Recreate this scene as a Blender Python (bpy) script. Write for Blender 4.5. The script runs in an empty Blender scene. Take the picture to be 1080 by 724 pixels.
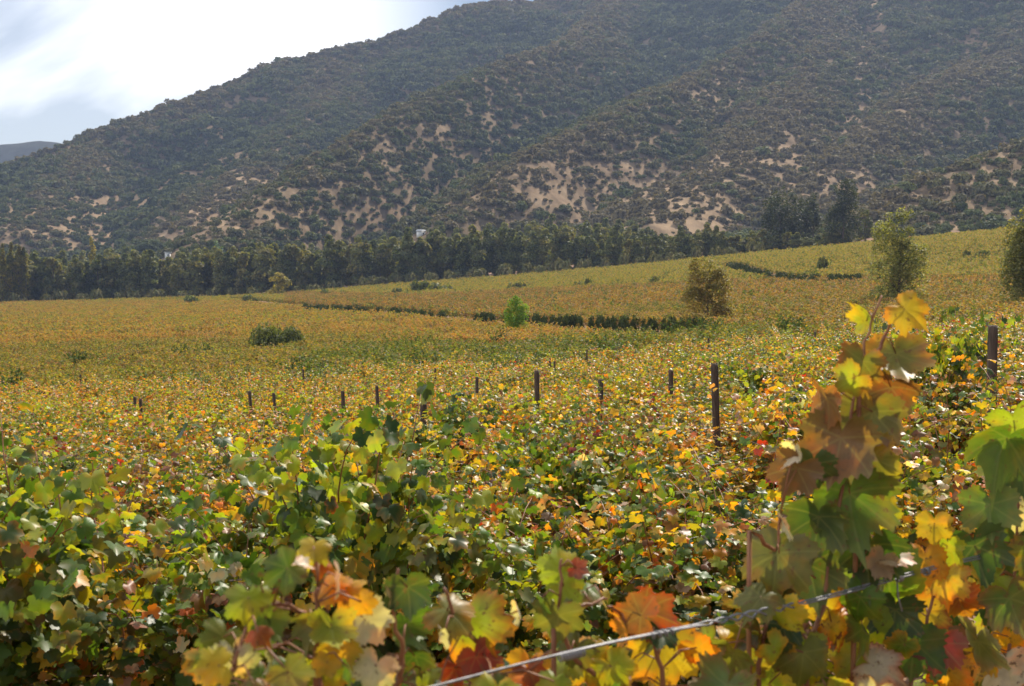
import bpy, math, random
import numpy as np
from mathutils import Vector, Matrix

R = math.radians
rng = np.random.default_rng(7)
random.seed(7)
sc = bpy.context.scene
COL = sc.collection

# ------------------------------------------------------------------ camera, light, exposure
CZ = 1.75
PITCH = math.atan(62 / 1350)
cd = bpy.data.cameras.new('camera')
cam = bpy.data.objects.new('camera', cd)
COL.objects.link(cam)
cam.location = (0, 0, CZ)
cam.rotation_euler = (R(90) - PITCH, 0, 0)
cd.lens = 45
cd.sensor_width = 36
cd.clip_start = 0.05
cd.clip_end = 9000
cd.dof.use_dof = True
cd.dof.focus_distance = 9.0
cd.dof.aperture_fstop = 10.0
sc.camera = cam

SUN_EL, SUN_AZ = 47.0, 34.0          # elevation; azimuth clockwise from the view direction
w = bpy.data.worlds.new('World')
sc.world = w
w.use_nodes = True
nt = w.node_tree
for n in list(nt.nodes):
    nt.nodes.remove(n)
wo = nt.nodes.new('ShaderNodeOutputWorld')
bg = nt.nodes.new('ShaderNodeBackground')
bg.inputs['Strength'].default_value = 0.058
sky = nt.nodes.new('ShaderNodeTexSky')
sky.sky_type = 'NISHITA'
sky.sun_disc = False
sky.sun_elevation = R(SUN_EL)
sky.sun_rotation = R(SUN_AZ)
sky.altitude = 300
sky.air_density = 1.0
sky.dust_density = 0.5
tc = nt.nodes.new('ShaderNodeTexCoord')
mp = nt.nodes.new('ShaderNodeMapping')
mp.inputs['Scale'].default_value = (1.7, 1.7, 4.2)
mp.inputs['Location'].default_value = (0.35, 0.2, 0.1)
mp.inputs['Rotation'].default_value = (0, R(-12), 0)
no = nt.nodes.new('ShaderNodeTexNoise')
no.inputs['Scale'].default_value = 1.7
no.inputs['Detail'].default_value = 6
no.inputs['Roughness'].default_value = 0.5
no.inputs['Distortion'].default_value = 0.6
rp = nt.nodes.new('ShaderNodeValToRGB')
rp.color_ramp.elements[0].position = 0.41
rp.color_ramp.elements[0].color = (0.26, 0.26, 0.26, 1)
rp.color_ramp.elements[1].position = 0.57
rp.color_ramp.elements[1].color = (1, 1, 1, 1)
sepw = nt.nodes.new('ShaderNodeSeparateXYZ')
fade = nt.nodes.new('ShaderNodeMapRange')       # the cloud sheet thins towards the east of the view
fade.inputs['From Min'].default_value = -0.16
fade.inputs['From Max'].default_value = -0.03
fade.inputs['To Min'].default_value = 1.0
fade.inputs['To Max'].default_value = 0.04
mulw = nt.nodes.new('ShaderNodeMath')
mulw.operation = 'MULTIPLY'
mxs = nt.nodes.new('ShaderNodeMix')
mxs.data_type = 'RGBA'
mxs.inputs['B'].default_value = (23.5, 23.5, 23.5, 1)
nt.links.new(tc.outputs['Generated'], mp.inputs['Vector'])
nt.links.new(mp.outputs['Vector'], no.inputs['Vector'])
nt.links.new(no.outputs['Fac'], rp.inputs['Fac'])
nt.links.new(tc.outputs['Generated'], sepw.inputs['Vector'])
nt.links.new(sepw.outputs['X'], fade.inputs['Value'])
nt.links.new(rp.outputs['Color'], mulw.inputs[0])
nt.links.new(fade.outputs['Result'], mulw.inputs[1])
nt.links.new(mulw.outputs[0], mxs.inputs['Factor'])
nt.links.new(sky.outputs['Color'], mxs.inputs['A'])
nt.links.new(mxs.outputs['Result'], bg.inputs['Color'])
nt.links.new(bg.outputs['Background'], wo.inputs['Surface'])

sd = bpy.data.lights.new('sun', 'SUN')
sd.energy = 5.0
sd.angle = R(0.53)
sd.color = (1.0, 0.91, 0.78)
sun = bpy.data.objects.new('sun', sd)
COL.objects.link(sun)
sv = Vector((math.sin(R(SUN_AZ)) * math.cos(R(SUN_EL)), math.cos(R(SUN_AZ)) * math.cos(R(SUN_EL)), math.sin(R(SUN_EL))))
sun.rotation_euler = sv.to_track_quat('Z', 'Y').to_euler()
sun.location = (0, 0, 60)

sc.view_settings.view_transform = 'Standard'
sc.view_settings.look = 'None'
sc.view_settings.exposure = 0.45
sc.view_settings.gamma = 1
sc.view_settings.use_curve_mapping = False
sc.render.engine = 'CYCLES'
cy = sc.cycles
cy.max_bounces = 6
cy.diffuse_bounces = 2
cy.glossy_bounces = 1
cy.transmission_bounces = 3
cy.volume_bounces = 0
cy.transparent_max_bounces = 8
cy.use_denoising = True
cy.use_adaptive_sampling = True
cy.adaptive_threshold = 0.012
cy.sample_clamp_indirect = 4
cy.caustics_reflective = False
cy.caustics_refractive = False

# ------------------------------------------------------------------ maths helpers
F = 1350.0
cp, sp_ = math.cos(PITCH), math.sin(PITCH)


def ray(px, py):
    a, b = (px - 540) / F, (362 - py) / F
    return np.array([a, cp + b * sp_, -sp_ + b * cp])


def at(px, py, d):
    """the point on the sight line of a picture position, d metres in front"""
    r = ray(px, py)
    r = r * (d / r[1])
    return Vector((r[0], r[1], CZ + r[2]))


def proj(x, y, z):
    """picture position of world points"""
    y = np.maximum(y, 0.05)
    dz = z - CZ
    f = y * cp - dz * sp_
    u = y * sp_ + dz * cp
    f = np.maximum(f, 0.05)
    return 540 + F * x / f, 362 - F * u / f


def _hash(ix, iy, seed):
    h = (ix.astype(np.int64) * 374761393 + iy.astype(np.int64) * 668265263 + seed * 974711) & 0xFFFFFFFF
    h = ((h ^ (h >> 13)) * 1274126177) & 0xFFFFFFFF
    h = h ^ (h >> 16)
    return (h & 0xFFFFFF) / float(0xFFFFFF)


def vnoise(x, y, seed=0):
    x0, y0 = np.floor(x), np.floor(y)
    fx, fy = x - x0, y - y0
    fx = fx * fx * (3 - 2 * fx)
    fy = fy * fy * (3 - 2 * fy)
    a = _hash(x0, y0, seed)
    b = _hash(x0 + 1, y0, seed)
    c = _hash(x0, y0 + 1, seed)
    d = _hash(x0 + 1, y0 + 1, seed)
    return (a + (b - a) * fx) * (1 - fy) + (c + (d - c) * fx) * fy


def fbm(x, y, scale, octv=4, seed=0):
    t, amp, tot = 0, 1.0, 0
    for o in range(octv):
        t = t + amp * vnoise(x / scale + 17.3 * o, y / scale - 9.1 * o, seed + o * 7)
        tot += amp
        amp *= 0.5
        scale = scale * 0.5
    return t / tot


# ------------------------------------------------------------------ the lie of the land
US = np.array([-400, 0, 270, 540, 810, 1080, 1480], float)
DS = np.array([0.5, 4, 10, 20, 50, 100, 200, 300, 400, 480, 600, 900, 1400], float)
CAN = 1.6
# drop of the vine tops below the eye, for each bearing (row) and distance (column)
HC = np.array([
    [.15, .42, 1.1, 2.1, 4.0, 5.6, 6.4, 6.4, 6.0, 5.0, 2, -8, -20],
    [.15, .42, 1.1, 1.95, 3.75, 5.25, 5.9, 5.9, 5.6, 4.5, 0, -8, -20],
    [.15, .42, 1.1, 1.85, 3.4, 4.6, 4.6, 4.1, 3.3, 1.0, -6, -14, -30],
    [.15, .40, 1.0, 1.6, 2.95, 3.6, 3.0, 0.6, -3.2, -9.5, -20, -34, -50],
    [.15, .30, .75, 1.15, 1.95, 2.0, -0.6, -7.0, -12.0, -15.0, -24, -40, -60],
    [.15, .20, .38, .62, 1.05, 0.85, -2.3, -14.6, -18.0, -18.5, -24, -40, -60],
    [.15, .18, .30, .5, .8, 0.2, -6, -22, -26, -27, -30, -40, -60]])
NU, ND = 240, 300
gu = np.linspace(US[0], US[-1], NU)
gl = np.linspace(math.log(0.5), math.log(1400), ND)
tmp = np.array([np.interp(gl, np.log(DS), r_) for r_ in HC])
TAB = np.array([np.interp(gu, US, tmp[:, j]) for j in range(ND)]).T
for _ in range(60):
    P = np.pad(TAB, 1, mode='edge')
    TAB = (P[:-2, 1:-1] + P[2:, 1:-1] + P[1:-1, :-2] + P[1:-1, 2:] + 2 * TAB) / 6


def base_z(x, y):
    x, y = np.asarray(x, float), np.asarray(y, float)
    ang = np.clip(np.arctan2(x, y), -0.62, 0.62)
    u = np.clip(540 + F * np.tan(ang), gu[0], gu[-1])
    d = np.clip(np.hypot(x, y) * np.cos(ang), 0.5, 1400)
    fu = (u - gu[0]) / (gu[1] - gu[0])
    fd = (np.log(d) - gl[0]) / (gl[1] - gl[0])
    iu = np.clip(fu.astype(int), 0, NU - 2)
    idd = np.clip(fd.astype(int), 0, ND - 2)
    a, b = fu - iu, fd - idd
    h = (TAB[iu, idd] * (1 - a) + TAB[iu + 1, idd] * a) * (1 - b) + (TAB[iu, idd + 1] * (1 - a) + TAB[iu + 1, idd + 1] * a) * b
    return CZ - CAN - h


SPURS = [   # (picture x, picture y, distance) along each crest
    [(-420, 262, 900), (-200, 232, 950), (0, 172, 1000), (60, 152, 1020), (110, 131, 1050), (160, 112, 1080), (215, 95, 1120),
     (240, 86, 1150), (300, 61, 1200), (345, 51, 1240), (400, 39, 1280), (440, 27, 1300), (470, 14, 1320), (492, 4, 1335),
     (515, -1, 1350), (545, -2, 1370), (565, 2, 1400), (580, 8, 1440), (598, 4, 1460), (620, -6, 1480), (660, -30, 1500), (800, -110, 1600), (1080, -180, 1700),
     (1500, -150, 1750)],
    [(655, -5, 1350), (600, 42, 1060), (520, 68, 920), (444, 105, 800), (390, 132, 735), (340, 160, 680), (270, 212, 600), (215, 250, 550)],
    [(890, -30, 1250), (800, 40, 980), (740, 75, 880), (700, 93, 810), (650, 115, 750), (578, 150, 665), (520, 192, 600), (460, 238, 545)],
    [(870, 30, 1060), (840, 90, 850), (790, 150, 710), (730, 195, 610), (670, 235, 540)],
    [(1500, -120, 1450), (1300, -60, 1250), (1080, 45, 1000), (1020, 66, 920), (960, 96, 820), (920, 135, 735), (880, 165, 670), (850, 190, 620), (825, 222, 570)],
    [(1000, -60, 1500), (980, 0, 1340), (1000, 40, 1200)],
    [(1500, 0, 620), (1300, 62, 560), (1180, 110, 530), (1080, 145, 500), (1040, 158, 492), (1000, 172, 480), (955, 193, 462), (915, 222, 445), (885, 246, 430)],
    [(360, 70, 1240), (320, 130, 1000), (260, 190, 830), (200, 235, 700)],
    [(100, 150, 1020), (60, 200, 860), (10, 240, 740)],
]
SP = []
for si, spur in enumerate(SPURS):
    pts = np.array([list(at(a, b, c)) for a, b, c in spur])
    pts[:, 2] -= 5 if si == 0 else 3
    for k in range(len(pts) - 1):
        n = max(2, int(np.linalg.norm(pts[k + 1] - pts[k]) / 12))
        for t in np.linspace(0, 1, n, endpoint=False):
            q = pts[k] * (1 - t) + pts[k + 1] * t
            SP.append((q[0], q[1], q[2], (0.55, 0.85, 0.85, 0.66, 0.85, 0.6, 0.5, 0.5, 0.45)[si], (6, 10, 10, 14, 10, 10, 8, 20, 20)[si]))
SP = np.array(SP)


def land_z(x, y):
    x, y = np.asarray(x, float), np.asarray(y, float)
    shp = x.shape
    x, y = x.ravel(), y.ravel()
    b = base_z(x, y)
    out = b.copy()
    far = np.where(np.hypot(x, y) > 330)[0]
    xf, yf = x[far], y[far]
    wx = xf + 60 * (fbm(xf, yf, 180, 3, 3) - 0.5)
    wy = yf + 60 * (fbm(xf, yf, 180, 3, 9) - 0.5)
    m = np.full(len(far), -1e9)
    near = np.full(len(far), 1e9)
    for q in SP:
        dd = np.sqrt((wx - q[0]) ** 2 + (wy - q[1]) ** 2)
        d0 = np.sqrt((xf - q[0]) ** 2 + (yf - q[1]) ** 2)
        wgt = np.clip(d0 / 60, 0, 1)
        de = d0 * (1 - wgt) + dd * wgt
        np.maximum(m, q[2] - q[3] * (np.sqrt(de ** 2 + q[4] ** 2) - q[4]), out=m)
        np.minimum(near, d0, out=near)
    rough = np.clip(near / 50, 0.0, 1)
    m = m - rough * 26 * np.abs(fbm(xf, yf, 90, 4, 21) - 0.5) * 2 + rough * 3
    bb = b[far]
    k = 7.0
    h = np.clip(0.5 + 0.5 * (m - bb) / k, 0, 1)
    out[far] = bb * (1 - h) + m * h + k * h * (1 - h)
    return out.reshape(shp)


def ground_z(x, y):
    return float(land_z(np.array([x]), np.array([y]))[0])


def ground_at(px, py, up=0.0, d0=6, d1=900):
    """the ground point (raised by up) seen at a picture position, first hit along the sight line"""
    r = ray(px, py)
    d = np.exp(np.linspace(math.log(d0), math.log(d1), 3000))
    xs, ys, zs = r[0] / r[1] * d, d, CZ + r[2] / r[1] * d
    g = land_z(xs, ys) + up
    hit = np.where(zs <= g)[0]
    i = hit[0] if len(hit) else len(d) - 1
    return Vector((xs[i], ys[i], g[i] - up))


# ------------------------------------------------------------------ object helpers
def link(name, data, parent=None, loc=None):
    o = bpy.data.objects.new(name, data)
    COL.objects.link(o)
    if parent is not None:
        o.parent = parent
    if loc is not None:
        o.location = loc
    return o


def tag(o, label=None, cat=None, group=None, kind=None):
    if label: o['label'] = label
    if cat: o['category'] = cat
    if group: o['group'] = group
    if kind: o['kind'] = kind
    return o


def npmesh(name, V, Fc, mat, col=None, uv=None, smooth=False):
    """V Nx3, Fc list of face index arrays (M x k)"""
    me = bpy.data.meshes.new(name)
    if not isinstance(Fc, (list, tuple)):
        Fc = [Fc]
    V = np.asarray(V, np.float32)
    loops = np.concatenate([f.ravel() for f in Fc]).astype(np.int32)
    tot = np.concatenate([np.full(len(f), f.shape[1]) for f in Fc]).astype(np.int32)
    st = np.concatenate([[0], np.cumsum(tot)[:-1]]).astype(np.int32)
    me.vertices.add(len(V))
    me.vertices.foreach_set('co', V.ravel())
    me.loops.add(len(loops))
    me.loops.foreach_set('vertex_index', loops)
    me.polygons.add(len(tot))
    me.polygons.foreach_set('loop_start', st)
    me.polygons.foreach_set('loop_total', tot)
    if smooth:
        me.polygons.foreach_set('use_smooth', np.ones(len(tot), bool))
    if uv is not None:
        l = me.uv_layers.new(name='UVMap')
        l.data.foreach_set('uv', np.asarray(uv, np.float32)[loops].ravel())
    if col is not None:
        a = me.color_attributes.new('Col', 'FLOAT_COLOR', 'POINT')
        c = np.ones((len(V), 4), np.float32)
        c[:, :col.shape[1]] = col
        a.data.foreach_set('color', c.ravel())
    me.update(calc_edges=True)
    if mat is not None:
        me.materials.append(mat)
    return me


class MB:
    """collects simple solids into one mesh"""
    def __init__(self):
        self.v, self.q, self.t = [], [], []

    def box(self, c, s, rz=0.0, top=1.0):
        b = len(self.v)
        cr, sr = math.cos(rz), math.sin(rz)
        for dz in (-1, 1):
            k = top if dz > 0 else 1
            for dx, dy in ((-1, -1), (1, -1), (1, 1), (-1, 1)):
                x, y = dx * s[0] / 2 * k, dy * s[1] / 2 * k
                self.v.append((c[0] + x * cr - y * sr, c[1] + x * sr + y * cr, c[2] + dz * s[2] / 2))
        for f in ((3, 2, 1, 0), (4, 5, 6, 7), (0, 1, 5, 4), (1, 2, 6, 5), (2, 3, 7, 6), (3, 0, 4, 7)):
            self.q.append([b + i for i in f])

    def tube(self, pts, rad, n=6):
        pts = [Vector(p) for p in pts]
        if not hasattr(rad, '__len__'):
            rad = [rad] * len(pts)
        rings = []
        ref = Vector((0.13, 0.27, 0.95)).normalized()
        for i, p in enumerate(pts):
            a = pts[max(0, i - 1)]
            c = pts[min(len(pts) - 1, i + 1)]
            t = (c - a).normalized()
            if abs(t.dot(ref)) > 0.95:
                ref = Vector((0.95, 0.2, 0.1)).normalized()
            u = t.cross(ref).normalized()
            vv = t.cross(u).normalized()
            ref = (vv.cross(t)).cross(t) * -1 if False else ref
            b = len(self.v)
            for k in range(n):
                an = 2 * math.pi * k / n
                self.v.append(tuple(p + (u * math.cos(an) + vv * math.sin(an)) * rad[i]))
            rings.append(b)
        for i in range(len(rings) - 1):
            a, b = rings[i], rings[i + 1]
            for k in range(n):
                k2 = (k + 1) % n
                self.q.append([a + k, a + k2, b + k2, b + k])
        for b, rev in ((rings[0], 1), (rings[-1], 0)):
            for k in range(1, n - 1):
                self.t.append([b, b + k + 1, b + k] if rev else [b, b + k, b + k + 1])

    def mesh(self, name, mat, smooth=True):
        fc = []
        if self.q: fc.append(np.array(self.q))
        if self.t: fc.append(np.array(self.t))
        return npmesh(name, np.array(self.v), fc, mat, smooth=smooth)


# ------------------------------------------------------------------ materials
def mat_new(name):
    m = bpy.data.materials.new(name)
    m.use_nodes = True
    t = m.node_tree
    for n in list(t.nodes):
        t.nodes.remove(n)
    o = t.nodes.new('ShaderNodeOutputMaterial')
    return m, t, o


def N(t, typ, **kw):
    n = t.nodes.new(typ)
    for k, v in kw.items():
        if k in ('operation', 'data_type', 'blend_type', 'attribute_name', 'attribute_type', 'noise_dimensions', 'wave_type', 'bands_direction'):
            setattr(n, k, v)
        else:
            n.inputs[k].default_value = v
    return n


def mathn(t, op, a, b=None, c=None):
    n = t.nodes.new('ShaderNodeMath')
    n.operation = op
    for i, v in enumerate((a, b, c)):
        if v is None: continue
        if isinstance(v, (int, float)):
            n.inputs[i].default_value = v
        else:
            t.links.new(v, n.inputs[i])
    return n.outputs[0]


def leaf_material(name, veins=False, trans=0.5, spec=0.5, rough=0.38, pale=0.55):
    m, t, o = mat_new(name)
    L = t.links.new
    at_ = N(t, 'ShaderNodeAttribute', attribute_name='Col')
    col = at_.outputs['Color']
    nz = N(t, 'ShaderNodeTexNoise', Scale=38.0 if veins else 9.0, Detail=3.0)
    geo = t.nodes.new('ShaderNodeNewGeometry')
    L(geo.outputs['Position'], nz.inputs['Vector'])
    v = mathn(t, 'MULTIPLY_ADD', nz.outputs['Fac'], 0.9, 0.55)
    hm = t.nodes.new('ShaderNodeVectorMath')
    hm.operation = 'SCALE'
    L(col, hm.inputs[0])
    L(v, hm.inputs['Scale'])
    col = hm.outputs['Vector']
    if veins or name == 'vine_leaf':
        bn_ = N(t, 'ShaderNodeTexNoise', Scale=22.0, Detail=2.0)
        L(geo.outputs['Position'], bn_.inputs['Vector'])
        br_ = t.nodes.new('ShaderNodeMapRange')
        br_.inputs['From Min'].default_value = 0.50
        br_.inputs['From Max'].default_value = 0.66
        br_.inputs['To Max'].default_value = 0.75
        L(bn_.outputs['Fac'], br_.inputs['Value'])
        bm_ = t.nodes.new('ShaderNodeVectorMath')
        bm_.operation = 'MULTIPLY'
        L(col, bm_.inputs[0])
        bm_.inputs[1].default_value = (1.75, 1.0, 0.75)
        bx_ = N(t, 'ShaderNodeMix', data_type='RGBA')
        L(br_.outputs['Result'], bx_.inputs['Factor'])
        L(col, bx_.inputs['A'])
        L(bm_.outputs['Vector'], bx_.inputs['B'])
        col = bx_.outputs['Result']
    if veins:
        sn_ = N(t, 'ShaderNodeTexNoise', Scale=70.0, Detail=3.0, Roughness=0.7)
        L(geo.outputs['Position'], sn_.inputs['Vector'])
        sr_ = t.nodes.new('ShaderNodeMapRange')
        sr_.inputs['From Min'].default_value = 0.60
        sr_.inputs['From Max'].default_value = 0.66
        sr_.inputs['To Max'].default_value = 0.85
        L(sn_.outputs['Fac'], sr_.inputs['Value'])
        sm_ = N(t, 'ShaderNodeMix', data_type='RGBA')
        sm_.inputs['B'].default_value = (0.13, 0.06, 0.025, 1)
        L(sr_.outputs['Result'], sm_.inputs['Factor'])
        L(col, sm_.inputs['A'])
        col = sm_.outputs['Result']
        uvn = t.nodes.new('ShaderNodeUVMap')
        sx = t.nodes.new('ShaderNodeSeparateXYZ')
        L(uvn.outputs['UV'], sx.inputs[0])
        x, y = sx.outputs['X'], sx.outputs['Y']
        best = None
        for a in (90, 38, 142, -15, 195):
            ca, sa = math.cos(R(a)), math.sin(R(a))
            perp = mathn(t, 'ABSOLUTE', mathn(t, 'SUBTRACT', mathn(t, 'MULTIPLY', x, sa), mathn(t, 'MULTIPLY', y, ca)))
            al = mathn(t, 'ADD', mathn(t, 'MULTIPLY', x, ca), mathn(t, 'MULTIPLY', y, sa))
            neg = mathn(t, 'MULTIPLY', mathn(t, 'LESS_THAN', al, 0.0), 1.0)
            val = mathn(t, 'ADD', perp, neg)
            # side veins branching off
            best = val if best is None else mathn(t, 'MINIMUM', best, val)
        vm = t.nodes.new('ShaderNodeMapRange')
        vm.inputs['From Min'].default_value = 0.008
        vm.inputs['From Max'].default_value = 0.035
        vm.inputs['To Min'].default_value = 0.15
        vm.inputs['To Max'].default_value = 0.0
        L(best, vm.inputs['Value'])
        mx = N(t, 'ShaderNodeMix', data_type='RGBA')
        L(vm.outputs['Result'], mx.inputs['Factor'])
        L(col, mx.inputs['A'])
        mx.inputs['B'].default_value = (0.42, 0.40, 0.14, 1)
        col = mx.outputs['Result']
    # the underside of a leaf is paler and duller
    mb = N(t, 'ShaderNodeMix', data_type='RGBA')
    mb.inputs['B'].default_value = (0.38, 0.39, 0.25, 1)
    fac = mathn(t, 'MULTIPLY', geo.outputs['Backfacing'], pale)
    L(fac, mb.inputs['Factor'])
    L(col, mb.inputs['A'])
    pb = t.nodes.new('ShaderNodeBsdfPrincipled')
    L(mb.outputs['Result'], pb.inputs['Base Color'])
    pb.inputs['Roughness'].default_value = rough
    pb.inputs['Specular IOR Level'].default_value = spec
    tr = t.nodes.new('ShaderNodeBsdfTranslucent')
    bc = t.nodes.new('ShaderNodeVectorMath')
    bc.operation = 'MULTIPLY'
    L(col, bc.inputs[0])
    bc.inputs[1].default_value = (1.85, 1.75, 0.45)
    L(bc.outputs['Vector'], tr.inputs['Color'])
    ms = t.nodes.new('ShaderNodeMixShader')
    ms.inputs[0].default_value = trans
    L(pb.outputs[0], ms.inputs[1])
    L(tr.outputs[0], ms.inputs[2])
    L(ms.outputs[0], o.inputs['Surface'])
    return m


def simple_mat(name, c1, c2, scale=8.0, rough=0.85, spec=0.2, metal=0.0, bump=0.0, stretch=None, detail=5.0):
    m, t, o = mat_new(name)
    L = t.links.new
    tcn = t.nodes.new('ShaderNodeTexCoord')
    mpn = t.nodes.new('ShaderNodeMapping')
    if stretch: mpn.inputs['Scale'].default_value = stretch
    L(tcn.outputs['Object'], mpn.inputs['Vector'])
    nz = N(t, 'ShaderNodeTexNoise', Scale=scale, Detail=detail)
    L(mpn.outputs['Vector'], nz.inputs['Vector'])
    mx = N(t, 'ShaderNodeMix', data_type='RGBA')
    rr = t.nodes.new('ShaderNodeMapRange')
    rr.inputs['From Min'].default_value = 0.35
    rr.inputs['From Max'].default_value = 0.65
    L(nz.outputs['Fac'], rr.inputs['Value'])
    L(rr.outputs['Result'], mx.inputs['Factor'])
    mx.inputs['A'].default_value = (*c1, 1)
    mx.inputs['B'].default_value = (*c2, 1)
    pb = t.nodes.new('ShaderNodeBsdfPrincipled')
    L(mx.outputs['Result'], pb.inputs['Base Color'])
    pb.inputs['Roughness'].default_value = rough
    pb.inputs['Specular IOR Level'].default_value = spec
    pb.inputs['Metallic'].default_value = metal
    if bump:
        bn = N(t, 'ShaderNodeBump', Strength=bump, Distance=0.02)
        L(nz.outputs['Fac'], bn.inputs['Height'])
        L(bn.outputs['Normal'], pb.inputs['Normal'])
    L(pb.outputs[0], o.inputs['Surface'])
    return m


M_HERO = leaf_material('vine_leaf_near', veins=True, trans=0.42, spec=0.35, rough=0.42, pale=0.12)
M_LEAF = leaf_material('vine_leaf', veins=False, trans=0.42, spec=0.5, rough=0.42, pale=0.2)
M_FARLEAF = leaf_material('vine_leaf_far', veins=False, trans=0.35, spec=0.12, rough=0.6, pale=0.15)
M_TREE = leaf_material('tree_foliage', veins=False, trans=0.4, spec=0.25, rough=0.55, pale=0.0)
M_SCRUB = leaf_material('scrub_foliage', veins=False, trans=0.15, spec=0.1, rough=0.7, pale=0.0)
M_BARK = simple_mat('bark', (0.06, 0.04, 0.03), (0.16, 0.12, 0.09), 14, bump=0.6, stretch=(1, 1, 0.2))
M_CANE = simple_mat('cane', (0.20, 0.07, 0.03), (0.32, 0.15, 0.07), 20, rough=0.5, spec=0.4)
M_POST = simple_mat('post_wood', (0.05, 0.036, 0.03), (0.13, 0.095, 0.075), 9, bump=0.8, stretch=(4, 4, 0.5))
M_WIRE = simple_mat('galvanised_wire', (0.17, 0.17, 0.175), (0.32, 0.32, 0.33), 60, rough=0.55, metal=0.5, spec=0.5)
M_WALL = simple_mat('whitewash', (0.72, 0.72, 0.70), (0.8, 0.8, 0.78), 3)
M_ROOF = simple_mat('pale_roof', (0.45, 0.47, 0.5), (0.6, 0.62, 0.64), 3)
M_DARK = simple_mat('dark_glass', (0.02, 0.025, 0.03), (0.04, 0.045, 0.05), 3, rough=0.2, spec=0.5)


def ground_material():
    m, t, o = mat_new('dry_soil')
    L = t.links.new
    geo = t.nodes.new('ShaderNodeNewGeometry')
    n1 = N(t, 'ShaderNodeTexNoise', Scale=0.6, Detail=8.0, Roughness=0.65)
    n2 = N(t, 'ShaderNodeTexNoise', Scale=14.0, Detail=6.0, Roughness=0.7)
    L(geo.outputs['Position'], n1.inputs['Vector'])
    L(geo.outputs['Position'], n2.inputs['Vector'])
    rp_ = t.nodes.new('ShaderNodeValToRGB')
    e = rp_.color_ramp.elements
    e[0].position, e[0].color = 0.32, (0.20, 0.12, 0.075, 1)
    e[1].position, e[1].color = 0.66, (0.44, 0.29, 0.20, 1)
    L(n1.outputs['Fac'], rp_.inputs['Fac'])
    r2 = t.nodes.new('ShaderNodeValToRGB')
    e = r2.color_ramp.elements
    e[0].position, e[0].color = 0.35, (0.55, 0.55, 0.55, 1)
    e[1].position, e[1].color = 0.65, (1.15, 1.12, 1.1, 1)
    L(n2.outputs['Fac'], r2.inputs['Fac'])
    mx = N(t, 'ShaderNodeMix', data_type='RGBA', blend_type='MULTIPLY')
    mx.inputs['Factor'].default_value = 1
    L(rp_.outputs['Color'], mx.inputs['A'])
    L(r2.outputs['Color'], mx.inputs['B'])
    pb = t.nodes.new('ShaderNodeBsdfPrincipled')
    pb.inputs['Roughness'].default_value = 0.95
    pb.inputs['Specular IOR Level'].default_value = 0.1
    bn = N(t, 'ShaderNodeBump', Strength=0.9, Distance=0.03)
    L(n2.outputs['Fac'], bn.inputs['Height'])
    L(bn.outputs['Normal'], pb.inputs['Normal'])
    L(mx.outputs['Result'], pb.inputs['Base Color'])
    L(pb.outputs[0], o.inputs['Surface'])
    return m


def mountain_material():
    m, t, o = mat_new('hillside_soil')
    L = t.links.new
    geo = t.nodes.new('ShaderNodeNewGeometry')
    a = N(t, 'ShaderNodeAttribute', attribute_name='Col')
    n1 = N(t, 'ShaderNodeTexNoise', Scale=0.06, Detail=9.0, Roughness=0.7)
    L(geo.outputs['Position'], n1.inputs['Vector'])
    r2 = t.nodes.new('ShaderNodeValToRGB')
    e = r2.color_ramp.elements
    e[0].position, e[0].color = 0.35, (0.55, 0.52, 0.5, 1)
    e[1].position, e[1].color = 0.65, (1.2, 1.2, 1.2, 1)
    L(n1.outputs['Fac'], r2.inputs['Fac'])
    mx = N(t, 'ShaderNodeMix', data_type='RGBA', blend_type='MULTIPLY')
    mx.inputs['Factor'].default_value = 1
    L(a.outputs['Color'], mx.inputs['A'])
    L(r2.outputs['Color'], mx.inputs['B'])
    pb = t.nodes.new('ShaderNodeBsdfPrincipled')
    pb.inputs['Roughness'].default_value = 0.95
    pb.inputs['Specular IOR Level'].default_value = 0.05
    L(mx.outputs['Result'], pb.inputs['Base Color'])
    L(pb.outputs[0], o.inputs['Surface'])
    return m


M_SOIL = ground_material()
M_HILL = mountain_material()

# ------------------------------------------------------------------ ground and mountain meshes
BARE = [(120, 238, 150, 30, 0.85), (230, 205, 60, 20, .7), (420, 200, 60, 25, .45), (860, 200, 40, 20, .5), (330, 235, 60, 12, .6),  # (x, y, half width, half height, strength): open patches of soil, found where they lie on the slope
    (50, 232, 120, 24, 0.75), (180, 212, 70, 24, 0.7), (265, 192, 50, 16, 0.6), (150, 245, 150, 16, 0.8), (310, 95, 45, 55, 0.38),
    (200, 150, 120, 60, 0.22), (655, 200, 120, 38, 0.66), (730, 228, 60, 22, 0.78), (600, 205, 60, 18, 1.0), (505, 215, 30, 12, 0.7), (380, 218, 50, 22, 0.5),
    (390, 225, 25, 14, 0.8), (780, 115, 90, 55, 0.38), (790, 165, 70, 30, 0.5), (908, 100, 9, 55, 0.9), (925, 25, 10, 40, 0.7), (898, 135, 22, 14, 0.8),
    (925, 75, 28, 8, 0.7), (1055, 190, 45, 24, 0.42), (1000, 215, 90, 18, 0.3), (915, 190, 22, 14, 0.7), (1030, 50, 14, 9, 0.6), (1060, 230, 60, 20, 0.35), (640, 232, 60, 14, 0.6)]


def bareness(x, y, z):
    px, py = proj(x, y, z)
    b = np.full(x.shape, 0.06)
    for cx, cy_, rx, ry, s in BARE:
        q = ((px - cx) / rx) ** 2 + ((py - cy_) / ry) ** 2
        b = np.maximum(b, s * np.clip(1.3 - 0.75 * q, 0, 1))
    nz = fbm(x, y, 40, 6, 51) * .35 + fbm(x, y, 3.5, 3, 53) * .65
    nz = np.clip((nz - .5) * 3.0 + .5, 0, 1)
    return np.clip((b - (1 - nz) * 1.15 + 0.42) * 1.1, 0, 1)


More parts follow.
